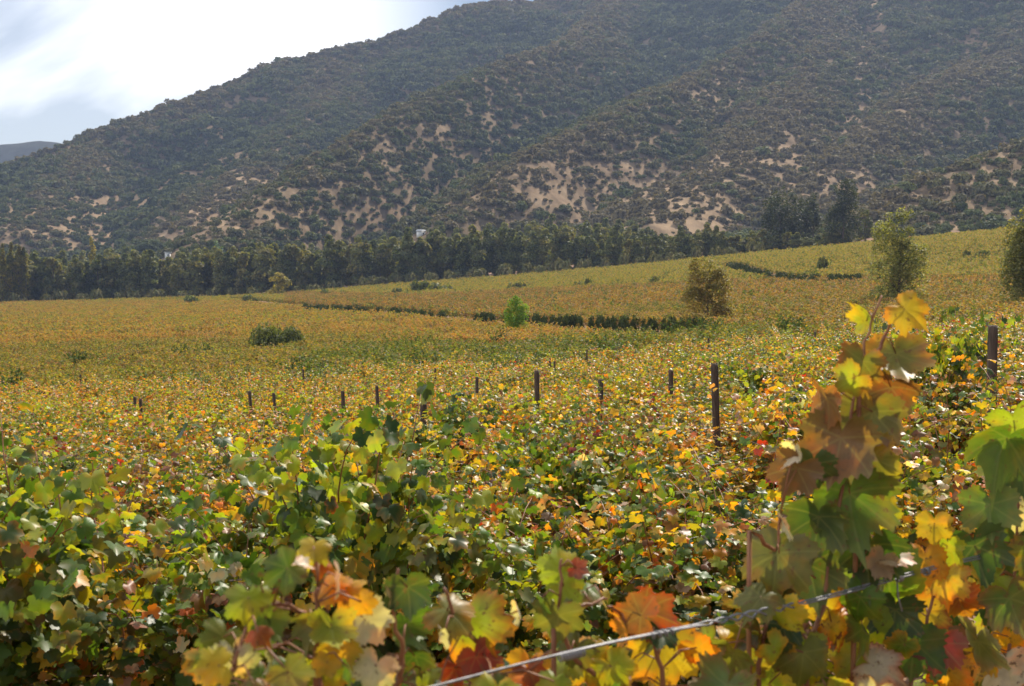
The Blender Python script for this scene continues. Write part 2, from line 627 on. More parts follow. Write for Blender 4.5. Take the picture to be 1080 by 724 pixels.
def polar(name, r0, r1, nr, azf, mat, colour=False, logr=True):
    rs = np.exp(np.linspace(math.log(r0), math.log(r1), nr)) if logr else np.linspace(r0, r1, nr)
    A, RR = np.meshgrid(azf, rs)
    x, y = RR * np.sin(A), RR * np.cos(A)
    z = land_z(x, y)
    if not colour:
        z = z + 0.05 * (fbm(x, y, 0.9, 4, 5) - 0.5) * (RR < 60) - 0.02
    V = np.stack([x, y, z], -1).reshape(-1, 3)
    na = len(azf)
    i, j = np.meshgrid(np.arange(nr - 1), np.arange(na - 1), indexing='ij')
    a = (i * na + j).ravel()
    Fq = np.stack([a, a + 1, a + na + 1, a + na], -1)[:, ::-1]
    col = None
    if colour:
        bb = bareness(V[:, 0], V[:, 1], V[:, 2])
        scr = np.array([0.19, 0.14, 0.085])
        tan = np.array([0.35, 0.25, 0.155])
        col = scr + (tan - scr) * bb[:, None]
    o = link(name, npmesh(name, V, Fq, mat, col=col, smooth=True))
    tag(o, kind='structure')
    return o


fine = np.linspace(-0.62, 0.62, 700)
az1 = np.concatenate([np.linspace(-math.pi, -0.63, 90), np.linspace(-0.62, 0.62, 420), np.linspace(0.63, math.pi, 90)])
polar('ground', 0.3, 440, 420, az1, M_SOIL)
az2 = np.concatenate([np.linspace(-1.5, -0.63, 60), np.linspace(-0.62, 0.62, 860), np.linspace(0.63, 1.5, 60)])
polar('mountain', 438, 2100, 430, az2, M_HILL, colour=True, logr=False)

# distant hill on the left skyline
pts = [(-600, 190), (-420, 165), (-250, 150), (-120, 158), (-40, 154), (0, 152), (20, 151), (40, 149), (60, 151), (90, 160), (140, 185), (250, 240), (420, 290)]
xs = np.linspace(-600, 420, 160)
ys = np.interp(xs, [p[0] for p in pts], [p[1] for p in pts])
V, nn = [], 22
for k in range(nn):
    t = k / (nn - 1)
    for a, b in zip(xs, ys):
        c = at(a, b, 2100)
        d = 1800 + 300 * (t / 0.6 if t < 0.6 else 1 + (t - 0.6) * 1.2)
        f = math.sin(min(t / 0.6, 1) * math.pi / 2) if t < 0.6 else 1 - ((t - 0.6) / 0.4) ** 2
        x = c.x * d / 2100
        V.append((x, d, (c.z + 20) * f - 20 + (8 * (float(fbm(np.array([x]), np.array([float(d)]), 120, 4, 77)[0]) - 0.5) if 0 < k else 0)))
V = np.array(V)
i, j = np.meshgrid(np.arange(nn - 1), np.arange(159), indexing='ij')
a = (i * 160 + j).ravel()
hc = np.tile(np.array([[0.05, 0.052, 0.036]]), (len(V), 1))
o = link('distant_hill', npmesh('distant_hill', V, np.stack([a, a + 1, a + 161, a + 160], -1), M_HILL, col=hc, smooth=True))
tag(o, kind='structure')

# ------------------------------------------------------------------ leaf templates
def leaf_template(level, seed=0):
    """returns V (n,3), F tris, rim (n,) 0 centre .. 1 edge; petiole joint at the origin, tip towards +y, normal +z"""
    r_ = np.random.default_rng(seed)
    ctl = [(-90, .14), (-66, .54), (-52, .66), (-40, .68), (-30, .79), (-18, .80), (-8, .78), (6, .64), (16, .80), (27, .82), (38, .95), (48, .82), (56, .80), (65, .68), (74, .84), (82, .86), (90, 1.0)]
    ctl = ctl + [(180 - a_, b_) for a_, b_ in ctl[-2:0:-1]]
    ca_ = np.array([q[0] for q in ctl], float)
    cr_ = np.array([q[1] for q in ctl]) * (1 + r_.uniform(-.06, .06, len(ctl)))
    rings = {3: (0.4, 0.75, 1.0), 2: (0.55, 1.0), 1: (1.0,)}[level]
    if level == 3:
        th = np.linspace(-90, 270, 60, endpoint=False)
        rr = np.interp(th, np.append(ca_, 270), np.append(cr_, cr_[0]))
        rr = rr * (1 + 0.05 * np.where(np.arange(60) % 2 == 0, 1, -1)) * (1 + r_.uniform(-.03, .03, 60))
    elif level == 2:
        th, rr = ca_, cr_
    else:
        ks1 = [0, 2, 5, 7, 10, 13, 16, 19, 22, 25, 27, 30]
        th, rr = ca_[ks1], cr_[ks1]
    nrim = len(th)
    V, rim = [(0, 0, 0)], [0.0]
    c1, c2, ph, fo = r_.uniform(-.95 if level == 3 else -.6, .2), r_.uniform(.06, .26 if level == 3 else .2), r_.uniform(0, 6), r_.uniform(.05, .75)
    for q in rings:
        for a_, b_ in zip(np.radians(th), rr):
            x, y = b_ * q * math.cos(a_), b_ * q * math.sin(a_)
            rad = b_ * q
            z = c1 * rad * rad + c2 * math.sin(3 * a_ + ph) * rad ** 2 + fo * abs(x) * 0.5
            if level == 3: z += 0.03 * math.sin(9 * a_ + ph) * q ** 3
            V.append((x, y, z)); rim.append(q)
    Fc = []
    for k in range(nrim):
        k2 = (k + 1) % nrim
        Fc.append((0, 1 + k, 1 + k2))
    for i_ in range(len(rings) - 1):
        b0, b1 = 1 + i_ * nrim, 1 + (i_ + 1) * nrim
        for k in range(nrim):
            k2 = (k + 1) % nrim
            Fc.append((b0 + k, b1 + k, b1 + k2)); Fc.append((b0 + k, b1 + k2, b0 + k2))
    V = np.array(V)
    V[:, :] *= 0.56                          # unit: about one leaf width
    return V, np.array(Fc), np.array(rim), V[:, :2] / 0.56


def card_template():
    V = np.array([(-.5, 0, 0), (0, -.45, .06), (.5, 0, 0), (0, .5, .08), (0, 0, -.05)])
    Fc = np.array([(0, 1, 4), (1, 2, 4), (2, 3, 4), (3, 0, 4)])
    return V, Fc, np.array([1, 1, 1, 1, 0.0]), V[:, :2]


T3 = [leaf_template(3, s) for s in range(6)]
T2 = [leaf_template(2, 20 + s) for s in range(9)]
T1 = [leaf_template(1, 40 + s) for s in range(5)]
T0 = [card_template()]


def basis(nrm, tip):
    nrm = nrm / np.linalg.norm(nrm, axis=1, keepdims=True)
    tip = tip - (tip * nrm).sum(1, keepdims=True) * nrm
    tip = tip / np.maximum(np.linalg.norm(tip, axis=1, keepdims=True), 1e-6)
    x = np.cross(tip, nrm)
    return x, tip, nrm


def scatter_leaves(templ, pos, nrm, tip, size, col, edge=None, edge_amt=None):
    """leaves merged into arrays; templ list chosen at random per leaf"""
    X, Y, Z = basis(nrm, tip)
    idx = np.random.default_rng(len(pos)).integers(0, len(templ), len(pos))
    Vs, Fs, Cs, Us, off = [], [], [], [], 0
    for k, (TV, TF, TR, TU) in enumerate(templ):
        s = np.where(idx == k)[0]
        if not len(s): continue
        P = (pos[s][:, None] + size[s][:, None, None] * (TV[None, :, 0, None] * X[s][:, None] + TV[None, :, 1, None] * Y[s][:, None] + TV[None, :, 2, None] * Z[s][:, None]))
        n = len(TV)
        Fs.append((TF[None] + (np.arange(len(s)) * n)[:, None, None]).reshape(-1, 3) + off)
        Vs.append(P.reshape(-1, 3))
        c = np.repeat(col[s][:, None], n, 1)
        if edge is not None:
            f = np.clip((TR - 0.45) / 0.55, 0, 1)[None, :, None] ** 1.5 * edge_amt[s][:, None, None]
            c = c * (1 - f) + edge[s][:, None] * f
        Cs.append(c.reshape(-1, 3))
        Us.append(np.tile(TU, (len(s), 1)))
        off += n * len(s)
    return np.concatenate(Vs), np.concatenate(Fs), np.concatenate(Cs), np.concatenate(Us)


PAL = dict(green=(0.085, 0.155, 0.020), dgreen=(0.040, 0.080, 0.016), ygreen=(0.26, 0.32, 0.028), rust=(0.28, 0.085, 0.02), yellow=(0.46, 0.34, 0.030), gold=(0.50, 0.26, 0.025),
           orange=(0.48, 0.15, 0.022), red=(0.26, 0.03, 0.015), brown=(0.17, 0.085, 0.035), tan=(0.40, 0.26, 0.16), pale=(0.55, 0.50, 0.40), olive=(0.14, 0.145, 0.03))
PN = list(PAL)
PA = np.array([PAL[k] for k in PN])
MIX = dict(
    mixed=dict(green=.32, dgreen=.16, ygreen=.24, yellow=.08, gold=.035, orange=.02, red=.006, brown=.05, tan=.025, pale=.02, olive=.08),
    dark=dict(green=.4, dgreen=.6),
    bright=dict(green=.32, ygreen=.42, yellow=.05, dgreen=.16, olive=.05),
    green=dict(green=.46, dgreen=.22, ygreen=.20, yellow=.04, gold=.02, orange=.01, brown=.02, tan=.02, pale=.01),
    amber=dict(green=.20, dgreen=.09, ygreen=.18, yellow=.14, gold=.10, orange=.045, red=.008, brown=.10, tan=.06, pale=.02, olive=.07),
    yellow=dict(green=.13, ygreen=.28, yellow=.24, gold=.06, olive=.17, tan=.08, brown=.04),
    rust=dict(green=.14, ygreen=.16, yellow=.22, gold=.20, orange=.16, brown=.08, tan=.15),
    brown=dict(green=.17, dgreen=.10, ygreen=.10, yellow=.10, gold=.10, orange=.04, brown=.27, tan=.12))


def vine_parts(mixname, level, seed, nshoot=15, leafsz=0.115, fill=150, step=0.065, with_canes=True, wx=.6, lmax=1.25):
    """one vine of a trellised row, along local x, ground at z 0"""
    r_ = np.random.default_rng(seed)
    pos, nr, tp, sz, cl = [], [], [], [], []
    ks = list(MIX[mixname]); pr = np.array([MIX[mixname][k] for k in ks]); pr = pr / pr.sum()
    ci = np.array([PN.index(k) for k in ks])
    canes = MB()
    sst = step / .065
    for s in range(nshoot):
        x0 = -wx + 2 * wx * (s + r_.uniform(0, 1)) / nshoot
        side = 1 if s % 2 else -1
        p = np.array([x0, side * 0.03, 0.72 + r_.uniform(-.05, .05)])
        d = np.array([r_.uniform(-.35, .35), side * r_.uniform(.0, .38), 1.0])
        L_ = r_.uniform(0.65, lmax)
        n = max(4, int(L_ / step))
        path = [tuple(p)]
        main = r_.choice(ci, p=pr)
        for k in range(n):
            d = d / np.linalg.norm(d)
            p = p + d * (L_ / n)
            d = d + np.array([r_.normal(0, .09), side * 0.03 * sst + r_.normal(0, .07), (-0.022 - 0.17 * (k / n) ** 2) * sst])
            if p[2] < 0.3: d[2] = 0.1
            path.append(tuple(p))
            for m_ in range(2 if k > 1 else 1):
                an = r_.uniform(0, 2 * math.pi)
                out = np.array([math.cos(an), math.sin(an) + side * 0.5, r_.uniform(-.2, .5)])
                pet = r_.uniform(.04, .10)
                pos.append(p + out * pet)
                nr.append(np.array([out[0] * .6, out[1] * .7, 0.75]) + r_.normal(0, .38, 3))
                tp.append(np.array([out[0], out[1], -0.7]) + r_.normal(0, .3, 3))
                sz.append(leafsz * r_.uniform(.55, 1.3) * (1 - 0.3 * k / n))
                cl.append(main if r_.random() < 0.6 else r_.choice(ci, p=pr))
        if with_canes: canes.tube(path[::2] + [path[-1]], [0.0045 - 0.003 * q / (len(path[::2])) for q in range(len(path[::2]) + 1)], 4)
    for k in range(fill):
        side = r_.choice([-1, 1])
        pos.append(np.array([r_.uniform(-wx - .02, wx + .02), side * r_.uniform(.0, .30), r_.uniform(.30, 1.25)]))
        nr.append(np.array([r_.normal(0, .4), side * .8, .4]) + r_.normal(0, .25, 3))
        tp.append(np.array([r_.normal(0, .3), side * .3, -1.0]))
        sz.append(leafsz * r_.uniform(.6, 1.2))
        cl.append(r_.choice(ci, p=pr))
    pos, nr, tp, sz, cl = map(np.array, (pos, nr, tp, sz, cl))
    col = PA[cl] * r_.uniform(.75, 1.25, (len(cl), 1)) * (1 + r_.normal(0, .06, (len(cl), 3)))
    if level == 0:
        col = col * .7 + (pr[:, None] * PA[ci]).sum(0) * .3
        col = (col * .86 + col.mean(1, keepdims=True) * .14) * .93
    ed = PA[[PN.index('orange'), PN.index('brown'), PN.index('gold')]][r_.integers(0, 3, len(cl))]
    T = {3: T3, 2: T2, 1: T1, 0: T0}[level]
    V, Fc, C_, U = scatter_leaves(T, pos, nr, tp, sz, col, ed, r_.uniform(0, .6, len(cl)) * (r_.random(len(cl)) < .35))
    mat = {3: M_HERO, 2: M_LEAF, 1: M_LEAF, 0: M_FARLEAF}[level]
    fol = npmesh('foliage', V, Fc, mat, col=C_, uv=U)
    tr = MB()
    j = r_.uniform(-.03, .03, 8)
    tr.tube([(0, 0, -.1), (j[0], j[1], .2), (j[2], j[3], .45), (j[4], j[5], .62), (.06, 0, .72)], [.035, .030, .026, .026, .022], 7)
    tr.tube([(.02, 0, .66), (.2, j[6], .735), (.42, j[7], .73), (.62, 0, .72)], [.022, .016, .013, .010], 6)
    tr.tube([(.02, 0, .66), (-.18, j[7], .735), (-.42, j[6], .73), (-.62, 0, .72)], [.022, .016, .013, .010], 6)
    return fol, tr.mesh('trunk', M_BARK), (canes.mesh('canes', M_CANE) if with_canes else None)


# ------------------------------------------------------------------ vineyard layout
DX, DY = 0.795, 0.606                       # row direction
NX, NY = -0.606, 0.795                      # across the rows
ROWA = math.atan2(DY, DX)
PERP0, SPC = 1.33, 2.5
STEP = 1.15


def clear(poly, half):
    """distance test against a polyline of world points"""
    P = np.array([(p.x, p.y) for p in poly])

    def f(x, y):
        best = np.full(x.shape, 1e9)
        for a, b in zip(P[:-1], P[1:]):
            ab = b - a
            t = np.clip(((x - a[0]) * ab[0] + (y - a[1]) * ab[1]) / (ab @ ab), 0, 1)
            best = np.minimum(best, np.hypot(x - a[0] - t * ab[0], y - a[1] - t * ab[1]))
        return best < half
    return f


FIELD_EDGE_PX = [-500, 0, 200, 300, 440, 540, 640, 740, 780, 850, 900, 1000, 1080, 1500]
FIELD_EDGE_D = [405, 400, 395, 392, 388, 380, 365, 350, 345, 335, 330, 318, 305, 300]
lane1 = [ground_at(*p, up=CAN) for p in ((250, 312), (310, 318), (420, 324), (540, 332), (640, 335), (730, 338))]
lane2 = [ground_at(*p, up=CAN) for p in ((768, 275), (800, 283), (835, 289), (960, 289), (1080, 288), (1300, 287))]
c1, c2 = clear(lane1, 3.6), clear(lane2, 2.6)

ks_, xs_, ys_, ss_ = [], [], [], []
for k in range(0, 240):
    perp = PERP0 + SPC * k
    s = np.arange(-600, 760) * STEP + (k * 0.37 % 1) * STEP
    x, y = perp * NX + s * DX, perp * NY + s * DY
    d = np.hypot(x, y)
    u = 540 + F * x / np.maximum(y, .01)
    ed = np.interp(u, FIELD_EDGE_PX, FIELD_EDGE_D)
    wide = np.where(y < 30, np.abs(x) < 24, (u > -330) & (u < 1400))
    ok = (y > -6) & (y < ed) & wide
    xs_.append(x[ok]); ys_.append(y[ok]); ks_.append(np.full(ok.sum(), k)); ss_.append(s[ok])
VX, VY, VK, VS = map(np.concatenate, (xs_, ys_, ks_, ss_))
keep = ~(c1(VX, VY) | c2(VX, VY))
keep &= ~((rng.random(len(VX)) < 0.03) & (np.hypot(VX, VY) > 15))
VX, VY, VK, VS = VX[keep], VY[keep], VK[keep], VS[keep]
VZ = land_z(VX, VY)
VPX, VPY = proj(VX, VY, VZ + CAN)
VD = np.hypot(VX, VY)


def zone_mix(px, py, d, x, y):
    """which autumn colour a vine shows: the blocks of the vineyard turn at different times"""
    nzv = float(fbm(np.array([x]), np.array([y]), 14, 3, 61)[0])
    nz2 = float(fbm(np.array([x]), np.array([y * 2]), 40, 3, 63)[0])
    r = random.random()
    if d < 55:
        if nzv > 0.56: return 'green' if r < .65 else 'mixed'
        if nzv < 0.42: return 'amber' if r < .75 else 'mixed'
        return 'mixed' if r < .7 else 'amber'
    lane_y = np.interp(px, [250, 310, 420, 540, 730, 900, 1400], [312, 317, 322, 330, 335, 335, 330])
    yb = np.interp(px, [300, 440, 640, 740, 850, 1080], [306, 308, 299, 294, 289.5, 286.5])
    if py < yb and px > 300:
        return 'yellow' if r < .85 else 'green'
    if py < lane_y and px > 300:
        return 'brown' if r < .7 else ('rust' if r < .85 else 'green')
    if py < 316 + 0 * px:
        return 'yellow' if r < .6 else 'mixed'
    low = np.interp(px, [0, 300, 560, 700], [366, 352, 346, 337])
    if py < low + 14 * (nz2 - .5) * 2 and px < 720:
        return 'rust' if r < .62 + (nz2 - .5) else ('yellow' if r < .85 else 'brown')
    if nz2 > 0.64 and r < .7: return 'green'
    return 'yellow' if r < .36 else ('brown' if r < .6 else ('amber' if r < .83 else 'mixed'))


MIXN = list(MIX)
DARKP = [(325, 381, 26, 1.5), (440, 373, 14, 1.2), (85, 373, 14, 1.0), (150, 392, 10, 1.2), (640, 360, 16, 1), (20, 395, 12, 1.3), (200, 366, 20, .7), (720, 340, 40, 1.0), (830, 338, 24, 1.2), (520, 352, 14, .7)]
VM = np.array([MIXN.index(zone_mix(*a)) for a in zip(VPX, VPY, VD, VX, VY)])
DK = np.zeros(len(VX), bool)
for cx_, cy_, rx_, ry_ in DARKP:
    DK |= ((VPX - cx_) / rx_) ** 2 + ((VPY - cy_) / ry_) ** 2 < rng.uniform(.5, 1.3, len(VX))
VM[DK] = MIXN.index('dark')

inview = (VPX > -70) & (VPX < 1150) & (VY > 1.0)
order = np.argsort(np.where(inview & (VK >= 1), VD, 1e9))
IND = np.zeros(len(VX), bool)
IND[order[:290]] = True
print('vines', len(VX), 'individual to', VD[order[289]])

near_lib = {m: [vine_parts(m, 2, 100 + 10 * i + v, nshoot=32, leafsz=.074, fill=1300, step=.042) for v in range(4)] for i, m in enumerate(('mixed', 'green', 'amber', 'bright'))}
mid_lib = {m: [vine_parts(m, 1, 300 + 10 * i + v, nshoot=24, leafsz=.090, fill=560, step=.055) for v in range(3)] for i, m in enumerate(('mixed', 'green', 'amber'))}
LOOK = dict(bright=['bright green tall leafy', 'fresh green, sunlit'], green=['leafy mostly green', 'dense deep green'], mixed=['green and yellow mottled', 'bushy green leaved, partly turning'],
            amber=['yellow and orange turning', 'golden leaved autumn'])


def ordinal(n):
    return f"{n}{'th' if 10 <= n % 100 <= 20 else {1: 'st', 2: 'nd', 3: 'rd'}.get(n % 10, 'th')}"


rowcount = {}
idxs = np.where(IND)[0]
idxs = sorted(idxs, key=lambda i_: (VK[i_], VS[i_]))
for i_ in idxs:
    k = int(VK[i_])
    rowcount[k] = rowcount.get(k, 0) + 1
    m = MIXN[VM[i_]]
    if m not in ('mixed', 'green', 'amber'): m = 'green' if m == 'dark' else 'mixed'
    if k == 1 and VPX[i_] < 280 and random.random() < .6: m = 'amber'
    lib = near_lib if VD[i_] < 17 else mid_lib
    fol, tr, cn = lib[m][random.randrange(len(lib[m]))]
    root = link('grapevine', None, loc=(VX[i_], VY[i_], VZ[i_]))
    root.empty_display_size = 0.3
    root.rotation_euler = (0, 0, ROWA + (math.pi if random.random() < .5 else 0) + random.uniform(-.06, .06))
    zs = random.uniform(.68, 1.0)
    if k == 1: zs = float(np.interp(VPX[i_], [0, 800, 900, 1080], [.74, .80, .86, .82])) + random.uniform(-.04, .04)
    if k == 2: zs = random.uniform(.72, .92)
    if 725 < VPX[i_] < 790 and 8.5 < VD[i_] < 13: zs = .62
    # the second row is lower where the picture looks over it to the wires
    root.scale = (random.uniform(.98, 1.12), random.uniform(.95, 1.25), zs)
    tag(root, f"{random.choice(LOOK[m])} grapevine, {ordinal(rowcount[k])} from the left in the {ordinal(k + 1)} row", 'grapevine', 'grapevines of the near rows')
    link('trunk', tr, root)
    link('foliage', fol, root)
    if VD[i_] < 17: link('canes', cn, root)

# vigorous vines that stand up out of their rows
clump_lib = {}
for (px, k, sx, sy, zs, m, lb) in (
        (352, 1, .52, .8, 1.14, 'bright', 'tall bright green vine clump standing out of the second row, left of centre'),
        (402, 1, .45, .7, 1.00, 'bright', 'green vine clump leaning beside the tallest bright clump of the second row'),
        (14, 1, .40, .8, 1.08, 'bright', 'tall green vine clump at the left edge of the photo'),
        (232, 1, .40, .7, .92, 'green', 'rounded green vine clump between the left edge clump and the bright one'),
        (600, 2, .5, .8, 1.02, 'green', 'green vine clump in front of the middle post'),
        (838, 2, .5, .8, 1.05, 'amber', 'yellow vine clump just left of the big leafy shoot'),
        (482, 4, .5, .8, 1.2, 'green', 'upright green vine right of the half hidden dark post'),
        (428, 4, .4, .7, 1.12, 'green', 'narrow dark green vine beside the half hidden dark post'),
        (790, 5, .6, .8, 1.15, 'green', 'dark leafy vine right of the tall leaning post'),
        (1000, 2, .4, .7, 1.28, 'bright', 'tall sunlit green vine left of the thick dark post top'),
        (486, 1, .5, .7, .88, 'mixed', 'green and yellow vine clump right of the bright green clumps in the second row'),
        (548, 1, .5, .7, .80, 'bright', 'low bright green vine clump in the middle of the second row'),
        (655, 1, .5, .7, .84, 'amber', 'golden vine clump in the second row below the short dark post'),
        (742, 1, .5, .7, .82, 'green', 'dark green vine clump in the second row left of the big leafy shoot'),
        (140, 1, .4, .7, .84, 'mixed', 'mottled vine clump in the second row near the left edge'),
        (610, 3, .5, .8, .98, 'bright', 'sunlit green vine in the fourth row behind the golden clump'),
        (700, 2, .5, .8, .88, 'mixed', 'mottled vine clump in the third row in front of the tall leaning post'),
        (520, 2, .5, .8, .92, 'amber', 'yellow orange vine clump in the third row right of the half hidden post')):
    dk = (PERP0 + SPC * k) / (0.795 - 0.606 * (px - 540) / F)
    x, y = (px - 540) / F * dk, dk
    if m not in clump_lib:
        clump_lib[m] = [vine_parts(m, 2, 900 + 7 * len(clump_lib) + v, nshoot=16, leafsz=.088, fill=520, step=.045, wx=.17, lmax=.95) for v in range(2)]
    fol, tr, cn = random.choice(clump_lib[m])
    root = link('grapevine', None, loc=(x, y, ground_z(x, y)))
    root.rotation_euler = (0, 0, ROWA + random.uniform(-.3, .3))
    root.scale = (min(zs, 1) * (.85 + .3 * sx), min(zs, 1) * (.85 + .3 * sx), zs)
    tag(root, lb, 'grapevine', 'vigorous vines standing above their rows')
    for nm, me in (('trunk', tr), ('foliage', fol), ('canes', cn)):
        link(nm, me, root)

# ---- the rest of the vineyard: instances on points
def point_cloud(name, x, y, z, rot, scale, idx, lib_objs, coll_name):
    """one object of instances; lib_objs sits in an unlinked collection"""
    coll = bpy.data.collections.new(coll_name)
    for k, me in enumerate(lib_objs):
        o = bpy.data.objects.new(f'{coll_name}_{k:03d}', me)
        coll.objects.link(o)
    me = bpy.data.meshes.new(name)
    me.vertices.add(len(x))
    me.vertices.foreach_set('co', np.stack([x, y, z], -1).astype(np.float32).ravel())
    for nm, typ, dat, key in (('rot', 'FLOAT_VECTOR', rot, 'vector'), ('scl', 'FLOAT_VECTOR', scale, 'vector'), ('pick', 'INT', idx, 'value')):
        a_ = me.attributes.new(nm, typ, 'POINT')
        a_.data.foreach_set(key, np.asarray(dat, np.int32 if typ == 'INT' else np.float32).ravel())
    o = link(name, me)
    ng = bpy.data.node_groups.new(name + '_nodes', 'GeometryNodeTree')
    ng.interface.new_socket('Geometry', in_out='INPUT', socket_type='NodeSocketGeometry')
    ng.interface.new_socket('Geometry', in_out='OUTPUT', socket_type='NodeSocketGeometry')
    gi, go = ng.nodes.new('NodeGroupInput'), ng.nodes.new('NodeGroupOutput')
    ci = ng.nodes.new('GeometryNodeCollectionInfo')
    ci.inputs['Collection'].default_value = coll
    ci.inputs['Separate Children'].default_value = True
    ci.inputs['Reset Children'].default_value = True
    ip = ng.nodes.new('GeometryNodeInstanceOnPoints')
    ip.inputs['Pick Instance'].default_value = True

    def attr(nm, typ):
        n = ng.nodes.new('GeometryNodeInputNamedAttribute')
        n.data_type = typ
        n.inputs['Name'].default_value = nm
        return n.outputs['Attribute']
    L = ng.links.new
    L(gi.outputs[0], ip.inputs['Points'])
    L(ci.outputs[0], ip.inputs['Instance'])
    L(attr('pick', 'INT'), ip.inputs['Instance Index'])
    er = ng.nodes.new('FunctionNodeEulerToRotation')
    L(attr('rot', 'FLOAT_VECTOR'), er.inputs[0])
    L(er.outputs[0], ip.inputs['Rotation'])
    L(attr('scl', 'FLOAT_VECTOR'), ip.inputs['Scale'])
    L(ip.outputs[0], go.inputs[0])
    md = o.modifiers.new('instances', 'NODES')
    md.node_group = ng
    return o


rest = ~IND & ~((VK == 0) & (VPX > 150) & (VPX < 1150) & (VY > 0.5) & (VD < 0))
lib, lut = [], {}
for lev, (lo, hi) in enumerate(((0, 60), (60, 150), (150, 999), (0, 15))):
    for m in MIXN:
        for v in range(2):
            if lev == 3:
                fol = near_lib[m if m in near_lib else 'mixed'][v][0]
            elif lev == 0:
                fol = vine_parts(m, 1, 500 + len(lib), nshoot=20, leafsz=.105, fill=420, step=.065, with_canes=False)[0]
            elif lev == 1:
                fol = vine_parts(m, 0, 500 + len(lib), nshoot=15, leafsz=.15, fill=160, step=.09, with_canes=False)[0]
            else:
                fol = vine_parts(m, 0, 500 + len(lib), nshoot=11, leafsz=.26, fill=50, step=.17, with_canes=False)[0]
            lut[(lev, m, v)] = len(lib)
            lib.append(fol)
ri = np.where(rest)[0]
lev = np.where(VD[ri] < 15, 3, np.where(VD[ri] < 60, 0, np.where(VD[ri] < 150, 1, 2)))
pick = np.array([lut[(int(l), MIXN[VM[i_]], int(rng.integers(0, 2)))] for l, i_ in zip(lev, ri)])
rot = np.zeros((len(ri), 3)); rot[:, 2] = ROWA + np.where(rng.random(len(ri)) < .5, math.pi, 0)
scl = np.stack([np.full(len(ri), 1.08), rng.uniform(.95, 1.2, len(ri)), rng.uniform(.70, .98, len(ri))], -1)
scl[VK[ri] == 0, 2] = np.where(VPX[ri] < 260, .40, .52)[VK[ri] == 0]
scl[VK[ri] == 0, 1] = .8
scl[DK[ri], 2] = 1.12
o = point_cloud('vineyard_rows', VX[ri], VY[ri], VZ[ri], rot, scl, pick, lib, 'vine_library')
tag(o, 'continuous rows of autumn vines filling the valley floor', 'vineyard', kind='stuff')

# ------------------------------------------------------------------ trees and shrubs
def crown_mesh(seed, lobes, n, leaf, cols, mat, up=0.35, name='crown', jit=0.5):
    """lobes: (cx, cy, cz, rx, ry, rz); leaf clumps spread over and just under the lobes' surfaces"""
    r_ = np.random.default_rng(seed)
    lob = np.array(lobes)
    area = (lob[:, 3] * lob[:, 5]) ** 1.0
    li = r_.choice(len(lob), n, p=area / area.sum())
    v = r_.normal(0, 1, (n, 3)); v /= np.linalg.norm(v, axis=1, keepdims=True)
    v[:, 2] = np.where(v[:, 2] < -0.5, -v[:, 2], v[:, 2])
    rad = r_.uniform(.62, 1.08, n) ** 0.8
    pos = lob[li, :3] + v * lob[li, 3:6] * rad[:, None]
    nr = v * 1.0 + np.array([0, 0, up]) + r_.normal(0, jit, (n, 3))
    tp = r_.normal(0, 1, (n, 3))
    cols = np.array(cols)
    lc = r_.integers(0, len(cols), len(lob))
    c = cols[np.where(r_.random(n) < .6, lc[li], r_.integers(0, len(cols), n))] * r_.uniform(.7, 1.3, (n, 1))
    V, Fc, C_, U = scatter_leaves(T0, pos, nr, tp, leaf * r_.uniform(.5, 1.4, n), c)
    return npmesh(name, V, Fc, mat, col=C_)


def formed(seed, lobes, h, w_, cols, n, leaf):
    r_ = random.Random(seed)
    L_ = []
    for (x, z, r) in lobes:
        for q in range(8):
            a = r_.uniform(0, 6.28); rr = r * r_.uniform(.35, .62)
            L_.append((x * w_ / 2 + math.cos(a) * r * w_ * .28, math.sin(a) * r * w_ * .4, (z + r_.uniform(-.4, .4) * r) * h, rr * w_ / 2 * 1.2, rr * w_ / 2 * 1.2, rr * h * .62))
    return crown_mesh(seed, L_, n, leaf, cols, M_TREE, jit=.9)


def fit(me, w_, h, z0=0.0):
    n = len(me.vertices)
    co = np.zeros(n * 3, np.float32); me.vertices.foreach_get('co', co); co = co.reshape(-1, 3)
    lo, hi = np.percentile(co, 1, axis=0), np.percentile(co, 99, axis=0)
    c = (lo + hi) / 2
    k = w_ / max(hi[0] - lo[0], hi[1] - lo[1])
    co[:, 0] = (co[:, 0] - c[0]) * k
    co[:, 1] = (co[:, 1] - c[1]) * k
    co[:, 2] = (co[:, 2] - lo[2]) / (hi[2] - lo[2]) * (h - z0) + z0
    me.vertices.foreach_set('co', co.ravel()); me.update()
    return me


def tree_trunk(h, r0, seed, limbs=5, lean=.03):
    r_ = random.Random(seed)
    mb = MB()
    pts = [Vector((r_.uniform(-lean, lean) * h * t, r_.uniform(-lean, lean) * h * t, h * t - .3 * (t == 0))) for t in (0, .2, .4, .6, .8)]
    mb.tube(pts, [r0 * (1 - .8 * t) for t in (0, .2, .4, .6, .8)], 7)
    for k in range(limbs):
        t = .25 + .5 * k / limbs
        a = r_.uniform(0, 6.28)
        b = pts[0].lerp(pts[-1], t / .8)
        e = b + Vector((math.cos(a), math.sin(a), 1.1)) * h * .18
        mb.tube([b, b.lerp(e, .5) + Vector((0, 0, -.01 * h)), e], [r0 * .4, r0 * .25, r0 * .1], 5)
    return mb.mesh('trunk', M_BARK)


